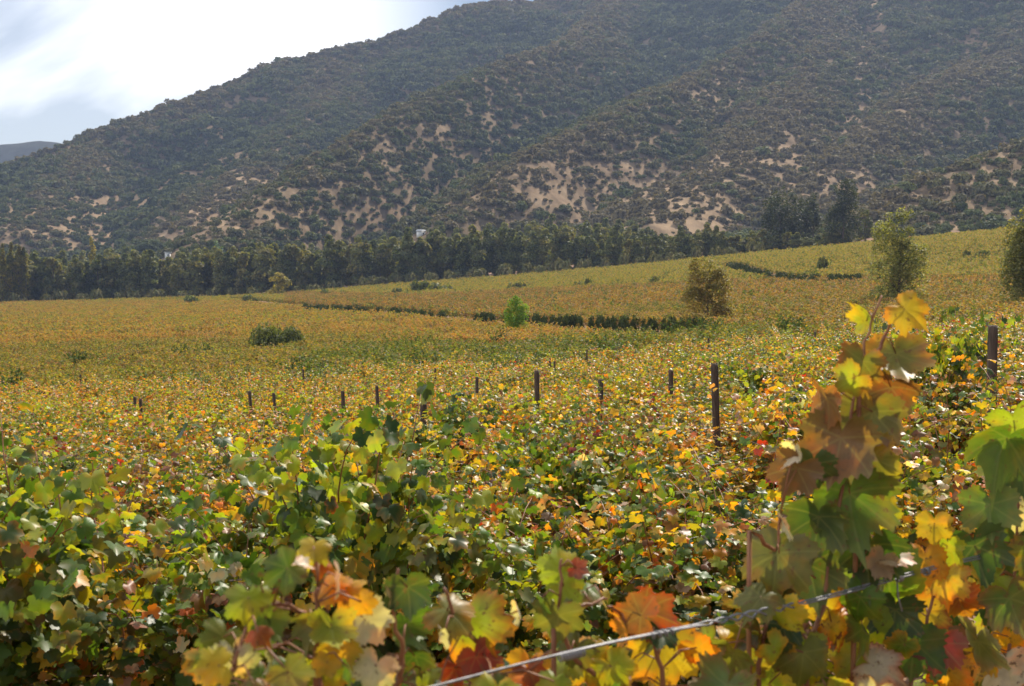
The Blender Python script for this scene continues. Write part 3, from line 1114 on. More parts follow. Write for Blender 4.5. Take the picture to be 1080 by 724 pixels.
DG = [(0.11, 0.13, 0.042), (0.15, 0.165, 0.055), (0.075, 0.095, 0.036), (0.18, 0.17, 0.062)]
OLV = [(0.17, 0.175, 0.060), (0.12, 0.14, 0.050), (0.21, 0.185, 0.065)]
POP = [(0.14, 0.14, 0.03), (0.09, 0.11, 0.028), (0.20, 0.17, 0.035)]
BLU = [(0.10, 0.16, 0.13), (0.07, 0.11, 0.09)]
YEL = [(0.26, 0.22, 0.04), (0.17, 0.16, 0.035), (0.32, 0.26, 0.06)]


def columnar(seed, h, w_, cols, n=1500, leaf=.55):
    r_ = random.Random(seed)
    lobes = []
    for k in range(9):
        t = .06 + .88 * k / 8
        rr = w_ * .5 * (math.sin(math.pi * min(1, t * .92 + .06)) ** .7) * r_.uniform(.65, 1.1)
        lobes.append((r_.uniform(-.25, .25) * w_ * .6, r_.uniform(-.25, .25) * w_ * .6, h * t, max(rr, .5), max(rr, .5), h * .085 * r_.uniform(.8, 1.5)))
    return crown_mesh(seed, lobes, n, leaf, cols, M_TREE)


def spread(seed, h, w_, cols, n=1500, leaf=.5, nl=11, low=.3):
    r_ = random.Random(seed)
    lobes = []
    for k in range(nl):
        a = r_.uniform(0, 6.28); q = r_.random() ** .5 * w_ * .34
        t = r_.uniform(low, .86)
        rr = w_ * r_.uniform(.14, .25) * (1.15 - .5 * t) * (1 if nl < 20 else .72)
        lobes.append((math.cos(a) * q * (1.2 - .7 * t), math.sin(a) * q * (1.2 - .7 * t), h * t, rr, rr, rr * r_.uniform(.7, 1.1) * h / w_ * .8))
    return crown_mesh(seed, lobes, n, leaf, cols, M_TREE)


def tree(name, label, cat, group, loc, crown, trunk, s=1.0, sz=1.0, rz=None):
    root = link(name, None, loc=loc)
    root.scale = (s, s, s * sz)
    root.rotation_euler = (0, 0, random.uniform(0, 6.28) if rz is None else rz)
    tag(root, label, cat, group)
    if trunk: link('trunk', trunk, root)
    link('crown', crown, root)
    return root


trunk_lib = [tree_trunk(14, .28, s) for s in range(3)]
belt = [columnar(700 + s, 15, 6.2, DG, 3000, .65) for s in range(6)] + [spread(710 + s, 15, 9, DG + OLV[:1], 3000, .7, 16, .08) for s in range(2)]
belt_lit = [columnar(720 + s, 15, 7, OLV, 2300, .7) for s in range(2)] + [spread(724, 15, 9, OLV, 2600, .75, 14, .12)]  # paler crown set: a sunlit look put into the leaf colours
BT_H = 16.0


def edge_d(px): return float(np.interp(px, FIELD_EDGE_PX, FIELD_EDGE_D))


# top line of the front belt in the picture
TOPX = [-300, 0, 40, 100, 170, 240, 300, 360, 440, 520, 600, 660, 700, 740, 800, 830, 880, 920]
TOPY = [262, 262, 266, 266, 262, 262, 256, 250, 244, 238, 242, 246, 243, 236, 238, 243, 246, 236]
n_ = 0
px = -250.0
while px < 900:
    dd = edge_d(px) + random.uniform(14, 24)
    x = (px - 540) / F * dd
    z = ground_z(x, dd)
    ty = float(np.interp(px, TOPX, TOPY)) + random.uniform(-7, 9)
    H_ = max(4, at(px, ty, dd).z - z)
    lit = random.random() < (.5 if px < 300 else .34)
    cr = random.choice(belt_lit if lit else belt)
    n_ += 1 if px > 0 else 0
    s_ = H_ / BT_H
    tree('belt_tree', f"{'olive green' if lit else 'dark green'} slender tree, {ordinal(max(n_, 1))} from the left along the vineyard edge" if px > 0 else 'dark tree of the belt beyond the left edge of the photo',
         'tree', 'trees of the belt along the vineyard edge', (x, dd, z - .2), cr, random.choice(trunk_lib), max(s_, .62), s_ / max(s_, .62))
    px += random.uniform(6, 11) * (1 if px > 0 else 1.8)

HOUSES = {k_: ground_at(*k_, d0=405) for k_ in ((444, 249), (177, 272), (54, 286))}
print('houses', HOUSES)
def hp_y(px):
    return min((abs(px - hp[0]), hp[1]) for hp in HOUSES)[1] + 1


# second line and the woods behind it
n_ = 0
BKX = [-200, 0, 60, 150, 250, 330, 440, 520, 600, 640, 700, 800]
BKY = [258, 256, 260, 256, 258, 252, 240, 231, 224, 224, 240, 244]
for row in range(3):
    px = -150.0 + row * 5
    while px < 820:
        dd = edge_d(px) + 45 + 38 * row + random.uniform(-8, 8)
        x = (px - 540) / F * dd
        z = ground_z(x, dd)
        ty = float(np.interp(px, BKX, BKY)) + random.uniform(-3, 8) + (2 - row) * 4
        H_ = min(at(px, ty, dd).z - z, 26)
        if any(abs(px - hp[0]) < 9 and dd < hv.y for hp, hv in HOUSES.items()): H_ = min(H_, at(px, hp_y(px), dd).z - z)
        if H_ > 3:
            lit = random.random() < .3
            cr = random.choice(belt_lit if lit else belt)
            n_ += 1
            s_ = H_ / BT_H
            tree('wood_tree', f"{'olive' if lit else 'dark'} tree in the {('front', 'middle', 'rear')[row]} of the wood behind the tree belt, number {n_} from the left".replace(f'number {n_}', ordinal(n_)),
                 'tree', 'trees of the wood behind the belt', (x, dd, z - .2), cr, random.choice(trunk_lib), max(s_, .7), s_ / max(s_, .7))
        px += random.uniform(13, 22)

# distinct trees
def named_tree(name, label, px, basey, topy, widthpx, kind, cols, d=None, group=None, leaf=None, n=2600, seed=1, low=.22, nl=13, form=None):
    if d is None:
        g = ground_at(px, basey - 2, up=1.3)
    else:
        x = (px - 540) / F * d
        g = Vector((x, d, ground_z(x, d)))
    H_ = at(px, topy, g.y).z - g.z
    W_ = widthpx / F * g.y
    leaf = leaf or max(.12, 1.7 / F * g.y)
    cr = fit(formed(seed, form, H_, W_, cols, n, leaf), W_, H_, .2) if form else fit(columnar(seed, H_, W_, cols, n, leaf) if kind == 'col' else spread(seed, H_, W_, cols, n, leaf, nl, low), W_, H_, H_ * low * .3)
    t_ = tree(name, label, 'shrub' if 'shrub' in name or 'bush' in name else 'tree', group, (g.x, g.y, g.z - .1), cr, tree_trunk(H_ * .8, max(.05, H_ * .018), seed), 1, 1, 0)
    return t_


for k, (px, top, wd) in enumerate(((3, 258, 9), (12, 257, 8), (20, 260, 9), (27, 262, 8))):
    named_tree('poplar_tree', ('yellow green poplar at the left edge of the photo', 'tall yellow green poplar second from the left edge', 'narrow poplar third from the left edge beside the dark belt', 'shorter narrow poplar fourth from the left edge')[k],
               px, 0, top, wd, 'col', YEL[:2] + POP, d=403 + k, group='poplars at the left edge', seed=40 + k, n=2600, leaf=.5)
named_tree('poplar_tree', 'lone yellow poplar rising above the left tree belt', 98, 0, 252, 11, 'col', YEL, d=430, seed=50, n=2000)
named_tree('pale_tree', 'pale bluish green tree above the belt by the white shed', 232, 0, 257, 20, 'spread', BLU, d=440, seed=51, n=900)
named_tree('yellow_tree', 'small round yellow green tree in front of the dark belt', 293, 306, 288, 28, 'spread', YEL, d=385, seed=52, n=1100, low=.15)
DKE = [(.040, .052, .024), (.055, .066, .030), (.032, .042, .020)]
for k, (px, top, wd, dd) in enumerate(((812, 206, 13, 372), (822, 202, 15, 366), (835, 205, 16, 370), (847, 212, 13, 376), (857, 208, 12, 380))):
    named_tree('eucalyptus_tree', ('left edge tree of the tall airy eucalyptus clump', 'tallest tree of the airy eucalyptus clump', 'middle broad tree of the airy eucalyptus clump', 'shorter tree right of the middle of the eucalyptus clump', 'right edge tree of the tall airy eucalyptus clump')[k],
               px, 0, top - 2, wd * 1.45, 'spread', DKE, d=dd, group='eucalyptus clump at the field edge', seed=60 + k, n=2300, form=[(0, .9, .5), (-.3, .72, .6), (.3, .62, .6), (-.1, .45, .7), (.25, .28, .7), (-.2, .12, .6)])
named_tree('eucalyptus_tree', 'big dark dense eucalyptus standing alone right of the airy clump', 888, 0, 191, 36, 'spread', DKE, d=352, seed=70, n=6500, form=[(0, .93, .3), (-.1, .8, .45), (.2, .7, .5), (-.35, .55, .5), (.35, .5, .55), (0, .4, .7), (-.4, .25, .6), (.4, .2, .6), (0, .08, .8)])
named_tree('eucalyptus_tree', 'lower grey green tree just right of the big dark eucalyptus', 912, 0, 222, 16, 'spread', DG, d=358, seed=71, n=1200, low=.15)

named_tree('young_tree', 'bright green and yellow young poplar alone in the vineyard', 545, 347, 313, 24, 'spread', [(.16, .30, .04), (.34, .38, .04), (.12, .24, .03)], seed=80, n=7000, form=[(-.3, .8, .45), (.2, .9, .4), (.5, .6, .5), (-.4, .45, .5), (.1, .5, .6), (-.3, .2, .6), (.4, .2, .6)], leaf=.11)
named_tree('willow_tree', 'brownish green feathery tree standing in the vineyard right of centre', 746, 335, 274, 50, 'spread', [(.26, .22, .08), (.19, .17, .06), (.34, .24, .10), (.20, .19, .06)], seed=81, n=13000, leaf=.12, form=[(-.3, .86, .3), (.25, .80, .3), (-.5, .55, .4), (.1, .58, .5), (.55, .5, .35), (-.35, .28, .5), (.3, .25, .5), (0, .1, .5)])
named_tree('willow_tree', 'tall olive green forked tree in the vineyard on the right', 948, 314, 224, 54, 'spread', [(.25, .26, .09), (.17, .19, .07), (.32, .30, .12), (.11, .13, .05)], seed=82, n=15000, leaf=.14, form=[(-.38, .88, .3), (.15, .90, .28), (-.35, .66, .45), (.15, .68, .45), (.65, .52, .25), (-.3, .42, .5), (.35, .4, .5), (-.4, .2, .5), (.3, .18, .55), (0, .05, .5)])
named_tree('willow_tree', 'dark olive tree cut by the right edge of the photo', 1083, 318, 222, 52, 'spread', [(.19, .20, .07), (.14, .15, .055), (.25, .235, .10)], seed=83, n=15000, leaf=.14, form=[(0, .88, .35), (-.3, .66, .45), (.3, .62, .5), (-.45, .42, .5), (.4, .4, .5), (-.3, .2, .6), (.3, .18, .6), (0, .05, .5)])

# bushes
BUSH_COL = [(.12, .145, .048), (.15, .165, .055), (.09, .11, .042)]


def bush_mesh(seed, cols, n=420, leaf=.16, flat=.62, nl=8):
    r_ = random.Random(seed)
    lobes = []
    for k in range(nl):
        a = r_.uniform(0, 6.28); q = r_.random() ** .5 * .62
        rr = r_.uniform(.28, .46)
        lobes.append((math.cos(a) * q, math.sin(a) * q, flat * r_.uniform(.25, .6), rr, rr, rr * flat * 1.25))
    return fit(crown_mesh(seed, lobes, n, leaf, cols, M_SCRUB, name='bush'), 2.0, 1.0)


def bush(px, by, ty, wpx, label, cols, seed, d=None, n=900, group='bushes standing in the vineyard'):
    if d is None: g = ground_at(px, by - 1, up=1.45)
    else:
        x = (px - 540) / F * d
        g = Vector((x, d, ground_z(x, d)))
    H_ = at(px, ty, g.y).z - g.z
    W_ = wpx / F * g.y / 2
    me = bush_mesh(seed, cols, n, .16 if n < 1500 else .075, .62, 8 if n < 1500 else 20)
    me.materials.clear(); me.materials.append(M_TREE)
    o = link('bush', me, loc=(g.x, g.y, g.z - .05))
    o.scale = (W_, W_, H_)
    tag(o, label, 'bush', group)
    return o


bush(293, 361, 344, 54, 'rounded dark green bush alone in the orange vines', BUSH_COL, 90, n=5000)
for k, (px, by, ty, wd, lb) in enumerate((
        (442, 307, 296, 20, 'dark bush left of a paler one on the yellow strip'), (463, 306, 299, 26, 'pale low bush right of the dark one on the yellow strip'),
        (419, 309, 304, 12, 'tiny bush at the left of the yellow strip'), (545, 304, 298, 22, 'faint low bush behind the young poplar'),
        (622, 300, 294, 12, 'small bush on the yellow strip near the middle'), (609, 301, 297, 12, 'small flat bush beside another on the yellow strip'),
        (690, 298, 292, 16, 'flat pale bush left of the feathery tree'), (867, 283, 271, 14, 'round grey green bush above the lane on the right'),
        (1020, 270, 264, 8, 'small round bush on the right hillside vines'), (1036, 270, 264, 16, 'wider pale bush beside the small one on the right hillside'),
        (1064, 269, 263, 10, 'round bush near the right edge hillside vines'), (202, 319, 312, 18, 'low bush at the left far field edge'),
        (265, 318, 311, 18, 'low bush below the small yellow tree'), (345, 310, 305, 14, 'small bush by the lane corner'))):
    bush(px, by, ty, wd, lb, BUSH_COL + [(.09, .09, .04)], 100 + k, n=500)
BD = [bush_mesh(180 + q, [(.06, .08, .026), (.08, .10, .034), (.05, .065, .022)], 500, .16, .62, 8) for q in range(3)]
n_ = 0
for (xa, xb, tops, gname) in ((312, 742, ([312, 420, 540, 640, 742], [316.5, 321, 328.5, 330.5, 333]), 'lane between the orange and brown vines'), (770, 1000, ([770, 800, 835, 1000], [273, 280.5, 286.2, 287.5]), 'lane under the yellow hillside vines')):
    px = xa
    n_ = 0
    while px < xb:
        if random.random() < .26 and px < 700 or (xa > 700 and px > 838 and random.random() < .6):
            px += 10
            continue
        ty = float(np.interp(px, *tops)) + random.uniform(1.9, 4.0) + (.8 if px < 520 else 0)
        g = ground_at(px, ty + 3.0, up=CAN)
        wd = random.uniform(11, 19)
        n_ += 1
        o = link('ditch_bush', random.choice(BD), loc=(g.x, g.y, g.z - .05))
        o.scale = (wd / F * g.y / 2, wd / F * g.y / 2, min(max(at(px, ty, g.y).z - g.z, 1.7), 2.7))
        tag(o, f'small dark bush, {ordinal(n_)} from the left along the {gname}', 'bush', 'dark bushes along the ' + gname)
        px += wd * .42
n_ = 0
px = 20.0
while px < 800:
    wd = random.uniform(12, 26)
    dd = edge_d(px) + random.uniform(3, 8)
    x = (px - 540) / F * dd
    z = ground_z(x, dd)
    n_ += 1
    ty = at(px, 0, dd)
    o = link('bush', bush_mesh(150 + n_ % 5, [(.15, .15, .06), (.19, .17, .08), (.12, .135, .05)], 420, .17), loc=(x, dd, z - .1)) if n_ <= 5 else None
    if o is None:
        o = link('bush', BM[n_ % 5], loc=(x, dd, z - .1))
    elif n_ == 1:
        BM = {n_ % 5: o.data}
    else:
        BM[n_ % 5] = o.data
    o.scale = (wd / F * dd / 2, wd / F * dd / 2, random.uniform(2.8, 4.6))
    tag(o, f'low olive hedge bush, {ordinal(n_)} from the left at the foot of the tree belt', 'bush', 'hedge bushes at the foot of the belt')
    px += wd * random.uniform(.8, 1.5)

# ------------------------------------------------------------------ scrub on the mountain
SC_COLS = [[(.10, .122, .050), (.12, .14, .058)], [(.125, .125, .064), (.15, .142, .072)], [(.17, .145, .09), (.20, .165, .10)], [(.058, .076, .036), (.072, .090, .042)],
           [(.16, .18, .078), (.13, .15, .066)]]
slib = [bush_mesh(800 + 3 * c + v, SC_COLS[c], 210, .27, .75, 7) for c in range(5) for v in range(2)]
NB = 330000
dd = np.sqrt(rng.uniform(430 ** 2, 1900 ** 2, NB))
aa = rng.uniform(-0.52, 0.52, NB)
bx, by = dd * np.sin(aa), dd * np.cos(aa)
bz = land_z(bx, by)
bpx, bpyy = proj(bx, by, bz)
bb = bareness(bx, by, bz)
nz = fbm(bx, by, 70, 4, 33)
dens = np.clip(1 - bb * .55, 0.1, 1) * .60
# keep the scrub behind the edge of the vineyard and the wood
ok = (rng.random(NB) < dens)
base_gap = dd * np.cos(aa) > np.interp(bpx, [0, 800, 900, 1080, 1400], [470, 450, 360, 335, 330])
ok &= base_gap & (bpx > -350) & (bpx < 1430)
# lines of sight: drop what lies behind a nearer crest
rs = np.linspace(430, 1950, 260)
azs = np.linspace(-.53, .53, 900)
AA, RR = np.meshgrid(azs, rs)
el = (land_z(RR * np.sin(AA), RR * np.cos(AA)) - CZ) / RR
hor = np.maximum.accumulate(el, 0)
ia = np.clip(((aa - azs[0]) / (azs[1] - azs[0])).astype(int), 0, 899)
ir = np.clip(((dd - 20 - rs[0]) / (rs[1] - rs[0])).astype(int), 0, 259)
ok &= (bz + 14 - CZ) / dd > hor[ir, ia]
for hv in HOUSES.values():
    ok &= ~((np.abs(bx - hv.x) < 7) & (by > hv.y - 40) & (by < hv.y + 6))
ii = np.where(ok)[0]
size = np.minimum(1.3 / rng.uniform(.25, 1, len(ii)) ** .9, 4.4) * (1 + .25 * (nz[ii] - .5)) * np.where(bb[ii] > .35, .66, 1.0) * np.interp(dd[ii], [430, 1000, 1900], [.85, 1.1, 1.5])
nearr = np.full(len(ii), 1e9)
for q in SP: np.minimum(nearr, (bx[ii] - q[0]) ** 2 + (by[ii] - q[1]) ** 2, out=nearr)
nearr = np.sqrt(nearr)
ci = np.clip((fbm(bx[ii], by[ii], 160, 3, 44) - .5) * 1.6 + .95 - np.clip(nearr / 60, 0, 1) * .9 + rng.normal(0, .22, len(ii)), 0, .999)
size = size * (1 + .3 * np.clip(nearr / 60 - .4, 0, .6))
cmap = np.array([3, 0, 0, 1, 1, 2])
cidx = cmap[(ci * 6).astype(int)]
cidx = np.where(rng.random(len(ii)) < .04, 4, cidx)
pick = cidx * 2 + rng.integers(0, 2, len(ii))
print('scrub', len(ii))
# the nearest ones that stand apart are individuals
ind = np.argsort(dd[ii] + np.where((bpx[ii] > 0) & (bpx[ii] < 1080) & (bpyy[ii] > 0) & (bpyy[ii] < np.interp(bpx[ii], [0, 600, 700, 900, 1080], [240, 225, 238, 240, 236])), 0, 5000) - 300 * (bb[ii] > .3))[:240]
msk = np.zeros(len(ii), bool); msk[ind] = True
for n_, j in enumerate(sorted(ind, key=lambda q: bpx[ii[q]])):
    i_ = ii[j]
    o = link('hillside_shrub', slib[pick[j]], loc=(bx[i_], by[i_], bz[i_] - .2))
    s = float(size[j])
    o.scale = (s, s, s * 1.15)
    o.rotation_euler = (0, 0, random.uniform(0, 6.28))
    cn = ('dark green', 'grey green', 'brownish', 'very dark', 'light green')[int(cidx[j])]
    tag(o, f"{cn} round shrub on the hillside, {ordinal(n_ + 1)} from the left of those nearest the valley", 'shrub', 'shrubs low on the hillside')
jj = np.where(~msk)[0]
rot = np.zeros((len(jj), 3)); rot[:, 2] = rng.uniform(0, 6.28, len(jj))
scl = np.stack([size[jj], size[jj], size[jj] * rng.uniform(.8, 1.35, len(jj))], -1)
o = point_cloud('mountain_scrub', bx[ii][jj], by[ii][jj], bz[ii][jj] - .2, rot, scl, pick[jj], slib, 'scrub_library')
tag(o, 'dense dark scrub covering the mountain slopes', 'scrub', kind='stuff')

# ------------------------------------------------------------------ houses among the trees
def house(px, py, wpx, hpx, label, rz=.3, flat=False):
    gp = HOUSES[(px, py)]
    x, d, g = gp.x, gp.y, gp.z - .3
    w_, h = wpx / F * d, hpx / F * d
    dp, roof_h = w_ * .8, w_ * .22
    root = link('house', None, loc=(x, d, g))
    root.rotation_euler = (0, 0, rz)
    tag(root, label, 'house')
    top = h
    mb = MB(); mb.box((0, 0, top / 2 - .3), (w_, dp, top + .6))
    link('wall', mb.mesh('wall', M_WALL, False), root)
    mb = MB()
    if flat:
        mb.box((0, 0, top + .12), (w_ + .6, dp + .6, .22))
    else:
        v = [(-w_ / 2 - .4, -dp / 2 - .4, top + .004), (w_ / 2 + .4, -dp / 2 - .4, top + .004), (w_ / 2 + .4, dp / 2 + .4, top + .004), (-w_ / 2 - .4, dp / 2 + .4, top + .004),
             (-w_ / 2 - .4, 0, top + roof_h), (w_ / 2 + .4, 0, top + roof_h)]
        mb.v = v; mb.q = [[0, 1, 5, 4], [2, 3, 4, 5], [3, 2, 1, 0]]; mb.t = [[0, 4, 3], [1, 2, 5]]
    link('roof', mb.mesh('roof', M_ROOF, False), root)
    for q in (.2,):
        mb = MB(); mb.box((q * w_, -dp / 2 - .03, top - h * .45), (w_ * .16, .1, h * .32))
        link('window', mb.mesh('window', M_DARK, False), root)
    return root


house(444, 249, 7.5, 5.5, 'white walled house showing above the tree belt at the mountain foot', rz=.5)
house(177, 272, 5, 6, 'small white flat roofed shed above the left tree belt', rz=-.1, flat=True)
house(54, 286, 4, 5, 'tiny pale hut glimpsed between the left belt trees', rz=.3)

# ------------------------------------------------------------------ posts
def post_mesh(seed, h=2.0, r=.037):
    r_ = random.Random(seed)
    n = 12
    V, Q, T_ = [], [], []
    zs = [-.3, 0, .5, 1.0, 1.4, 1.7, h - .03, h]
    for zi, z in enumerate(zs):
        for k in range(n):
            a = 2 * math.pi * k / n
            rr = r * (1 + r_.uniform(-.07, .07)) * (1.06 - .1 * z / h) * (.88 if zi == len(zs) - 1 else 1)
            V.append((rr * math.cos(a), rr * math.sin(a), z + (r_.uniform(-.012, .012) if zi == len(zs) - 1 else 0)))
    for i in range(len(zs) - 1):
        for k in range(n):
            k2 = (k + 1) % n
            Q.append([i * n + k, i * n + k2, (i + 1) * n + k2, (i + 1) * n + k])
    b = (len(zs) - 1) * n
    for k in range(1, n - 1): T_.append([b, b + k, b + k + 1])
    return npmesh('post', np.array(V), [np.array(Q), np.array(T_)], M_POST)


pm = [post_mesh(s) for s in range(4)]
POSTS = [  # px of the top, py of the top, width in px, lean in px over the visible part, label
    (752, 383, 9.5, -7, 'tall weathered post leaning left of the big leafy shoot, wires tied on it'),
    (1044, 344, 13, -2, 'thick dark post top among green leaves near the right edge'),
    (566, 391, 6.5, -2, 'upright grey post in the middle of the vineyard'),
    (707, 390, 6.2, 0, 'short dark post left of the tall leaning post'),
    (447, 413, 8.5, 0, 'dark post half hidden by pale leaves left of centre'),
    (634, 401, 7.5, 0, 'stubby post between the middle post and the leaning post'),
    (503, 398, 4.2, 0, 'thin post left of the middle post'),
    (397, 401, 4.5, -3, 'thin post left of the half hidden dark post'),
    (361, 406, 4.8, -3, 'thin leaning post above the bright green shoot'),
    (263, 407, 4.2, -5, 'thin post leaning left beside a shorter one'),
    (288, 418, 4.2, -4, 'short thin post right of the leaning thin one'),
    (149, 422, 4.2, -2, 'thin brown post far in the left vines, taller of a pair'),
    (141, 425, 4.0, -3, 'thin brown post far in the left vines, shorter of a pair'),
    (459, 385, 2.8, 0, 'very thin post far behind the dark post'),
    (580, 378, 2.6, 0, 'very thin far post just right above the middle post'),
    (585, 384, 2.8, 0, 'second very thin far post near the middle post'),
    (747, 360, 2.3, 0, 'tiny far post above the tall leaning post'),
    (619, 372, 2.3, 0, 'tiny far post right of the middle post'),
    (85, 392, 2.3, 0, 'tiny far post in the left olive vines'),
    (320, 386, 2.6, 0, 'tiny far post above the bright green shoot'),
    (860, 358, 2.6, 0, 'tiny far post left of the big leafy shoot')]
for k, (px, py, wpx, lean, lb) in enumerate(POSTS):
    d = .088 * F / wpx
    p = at(px, py, d)
    g = ground_z(p.x, p.y)
    h = min(max(p.z - g - (.12 if px < 500 else 0), 1.6), 2.5)
    if p.z - g < 1.3: g = p.z - 1.75; g = ground_z(p.x, p.y)
    o = link('wooden_post', pm[k % 4], loc=(p.x - lean / F * d * 1.2, p.y, g))
    o.scale = (1, 1, h / 2.0)
    o.rotation_euler = (random.uniform(-.05, .05), math.atan2(lean * 1.2 / F * d, h), 0)
    tag(o, lb, 'post', 'wooden posts of the vine rows')

# ------------------------------------------------------------------ wires of the near rows
def wire(k, height, label, s0=-4, s1=14, r=.0012, sag=.012, r0=None):
    perp = PERP0 + SPC * k
    pts = []
    for s in np.linspace(s0, s1, 40):
        x, y = perp * NX + s * DX, perp * NY + s * DY
        pts.append((x, y, ground_z(x, y) + height - sag * math.sin((s % 5) / 5 * math.pi)))
    mb = MB(); mb.tube(pts, r, 5)
    o = link('trellis_wire', mb.mesh('wire', M_WIRE), None)
    tag(o, label, 'wire', 'wires strung along the vine rows')


wire(1, .70, 'lower wire of the second row, crossing the shade at lower left')
wire(1, 1.02, 'upper wire of the second row, running through its leaves')
wire(2, 1.08, 'top wire of the third row, tied near the tall leaning post', r=.0013)
wire(2, .80, 'lower wire of the third row behind the second row', r=.0013)
wire(3, 1.12, 'wire of the fourth row meeting the leaning post', s0=0, s1=20, r=.0014)

# ------------------------------------------------------------------ the nearest row: wire and shoots right before the camera
W0, W1 = at(460, 724, 1.50), at(1058, 584, 2.36)
wd_ = (W1 - W0).normalized()
up_ = Vector((0, 0, 1)); sd_ = wd_.cross(up_).normalized()


def wire_pt(t, off=0, ph=0):
    p = W0.lerp(W1, t)
    return p + (up_ * math.cos(ph) + sd_ * math.sin(ph)) * off


wroot = link('tied_wire', None, loc=W0)
tag(wroot, 'galvanised double wire twisted together, crossing just before the camera', 'wire')


def sub(name, mb, mat, root):
    me = mb.mesh(name, mat)
    co = np.zeros(len(me.vertices) * 3, np.float32)
    me.vertices.foreach_get('co', co)
    co = co.reshape(-1, 3) - np.array(root.location)
    me.vertices.foreach_set('co', co.ravel())
    return link(name, me, root)


ts = np.linspace(-2.2, 3.0, 900)
for strand in (0, 1):
    pts = []
    for t in ts:
        # tightly twisted between the two knots, side by side elsewhere
        tw = 10 * np.clip((t - .36) / .18, 0, 1) * 2.2
        pts.append(wire_pt(t, .0022 + .0030 * math.exp(-((t - .45) / .07) ** 2), math.pi * strand + 1.0 + tw + 2.0 * t) + up_ * (.004 * math.sin(t * 9)))
    mb = MB(); mb.tube(pts, .0017, 6)
    sub('strand', mb, M_WIRE, wroot)
for t0, n, ln, rr in ((.15, 9, .045, .0052), (.28, 4, .05, .0046), (.735, 4, .012, .0062), (.80, 3, .01, .0058)):
    mb = MB(); pts = []
    for q in range(n * 12):
        f = q / (n * 12)
        c = wire_pt(t0) + wd_ * (f * ln)
        a = f * n * 2 * math.pi
        pts.append(c + (up_ * math.cos(a) + sd_ * math.sin(a)) * rr)
    mb.tube(pts, .0014, 5)
    sub('wire_tie', mb, M_WIRE, wroot)
mb = MB(); p = wire_pt(.735)
mb.tube([p + up_ * -.004, p + Vector((.002, 0, -.03)), p + Vector((.008, -.004, -.055))], .0016, 5)
sub('wire_tail', mb, M_WIRE, wroot)

C_ = {k: np.array(v) for k, v in PAL.items()}


def dpt(px):            # distance of the nearest row along a bearing
    return PERP0 / (0.795 - 0.606 * (px - 540) / F)


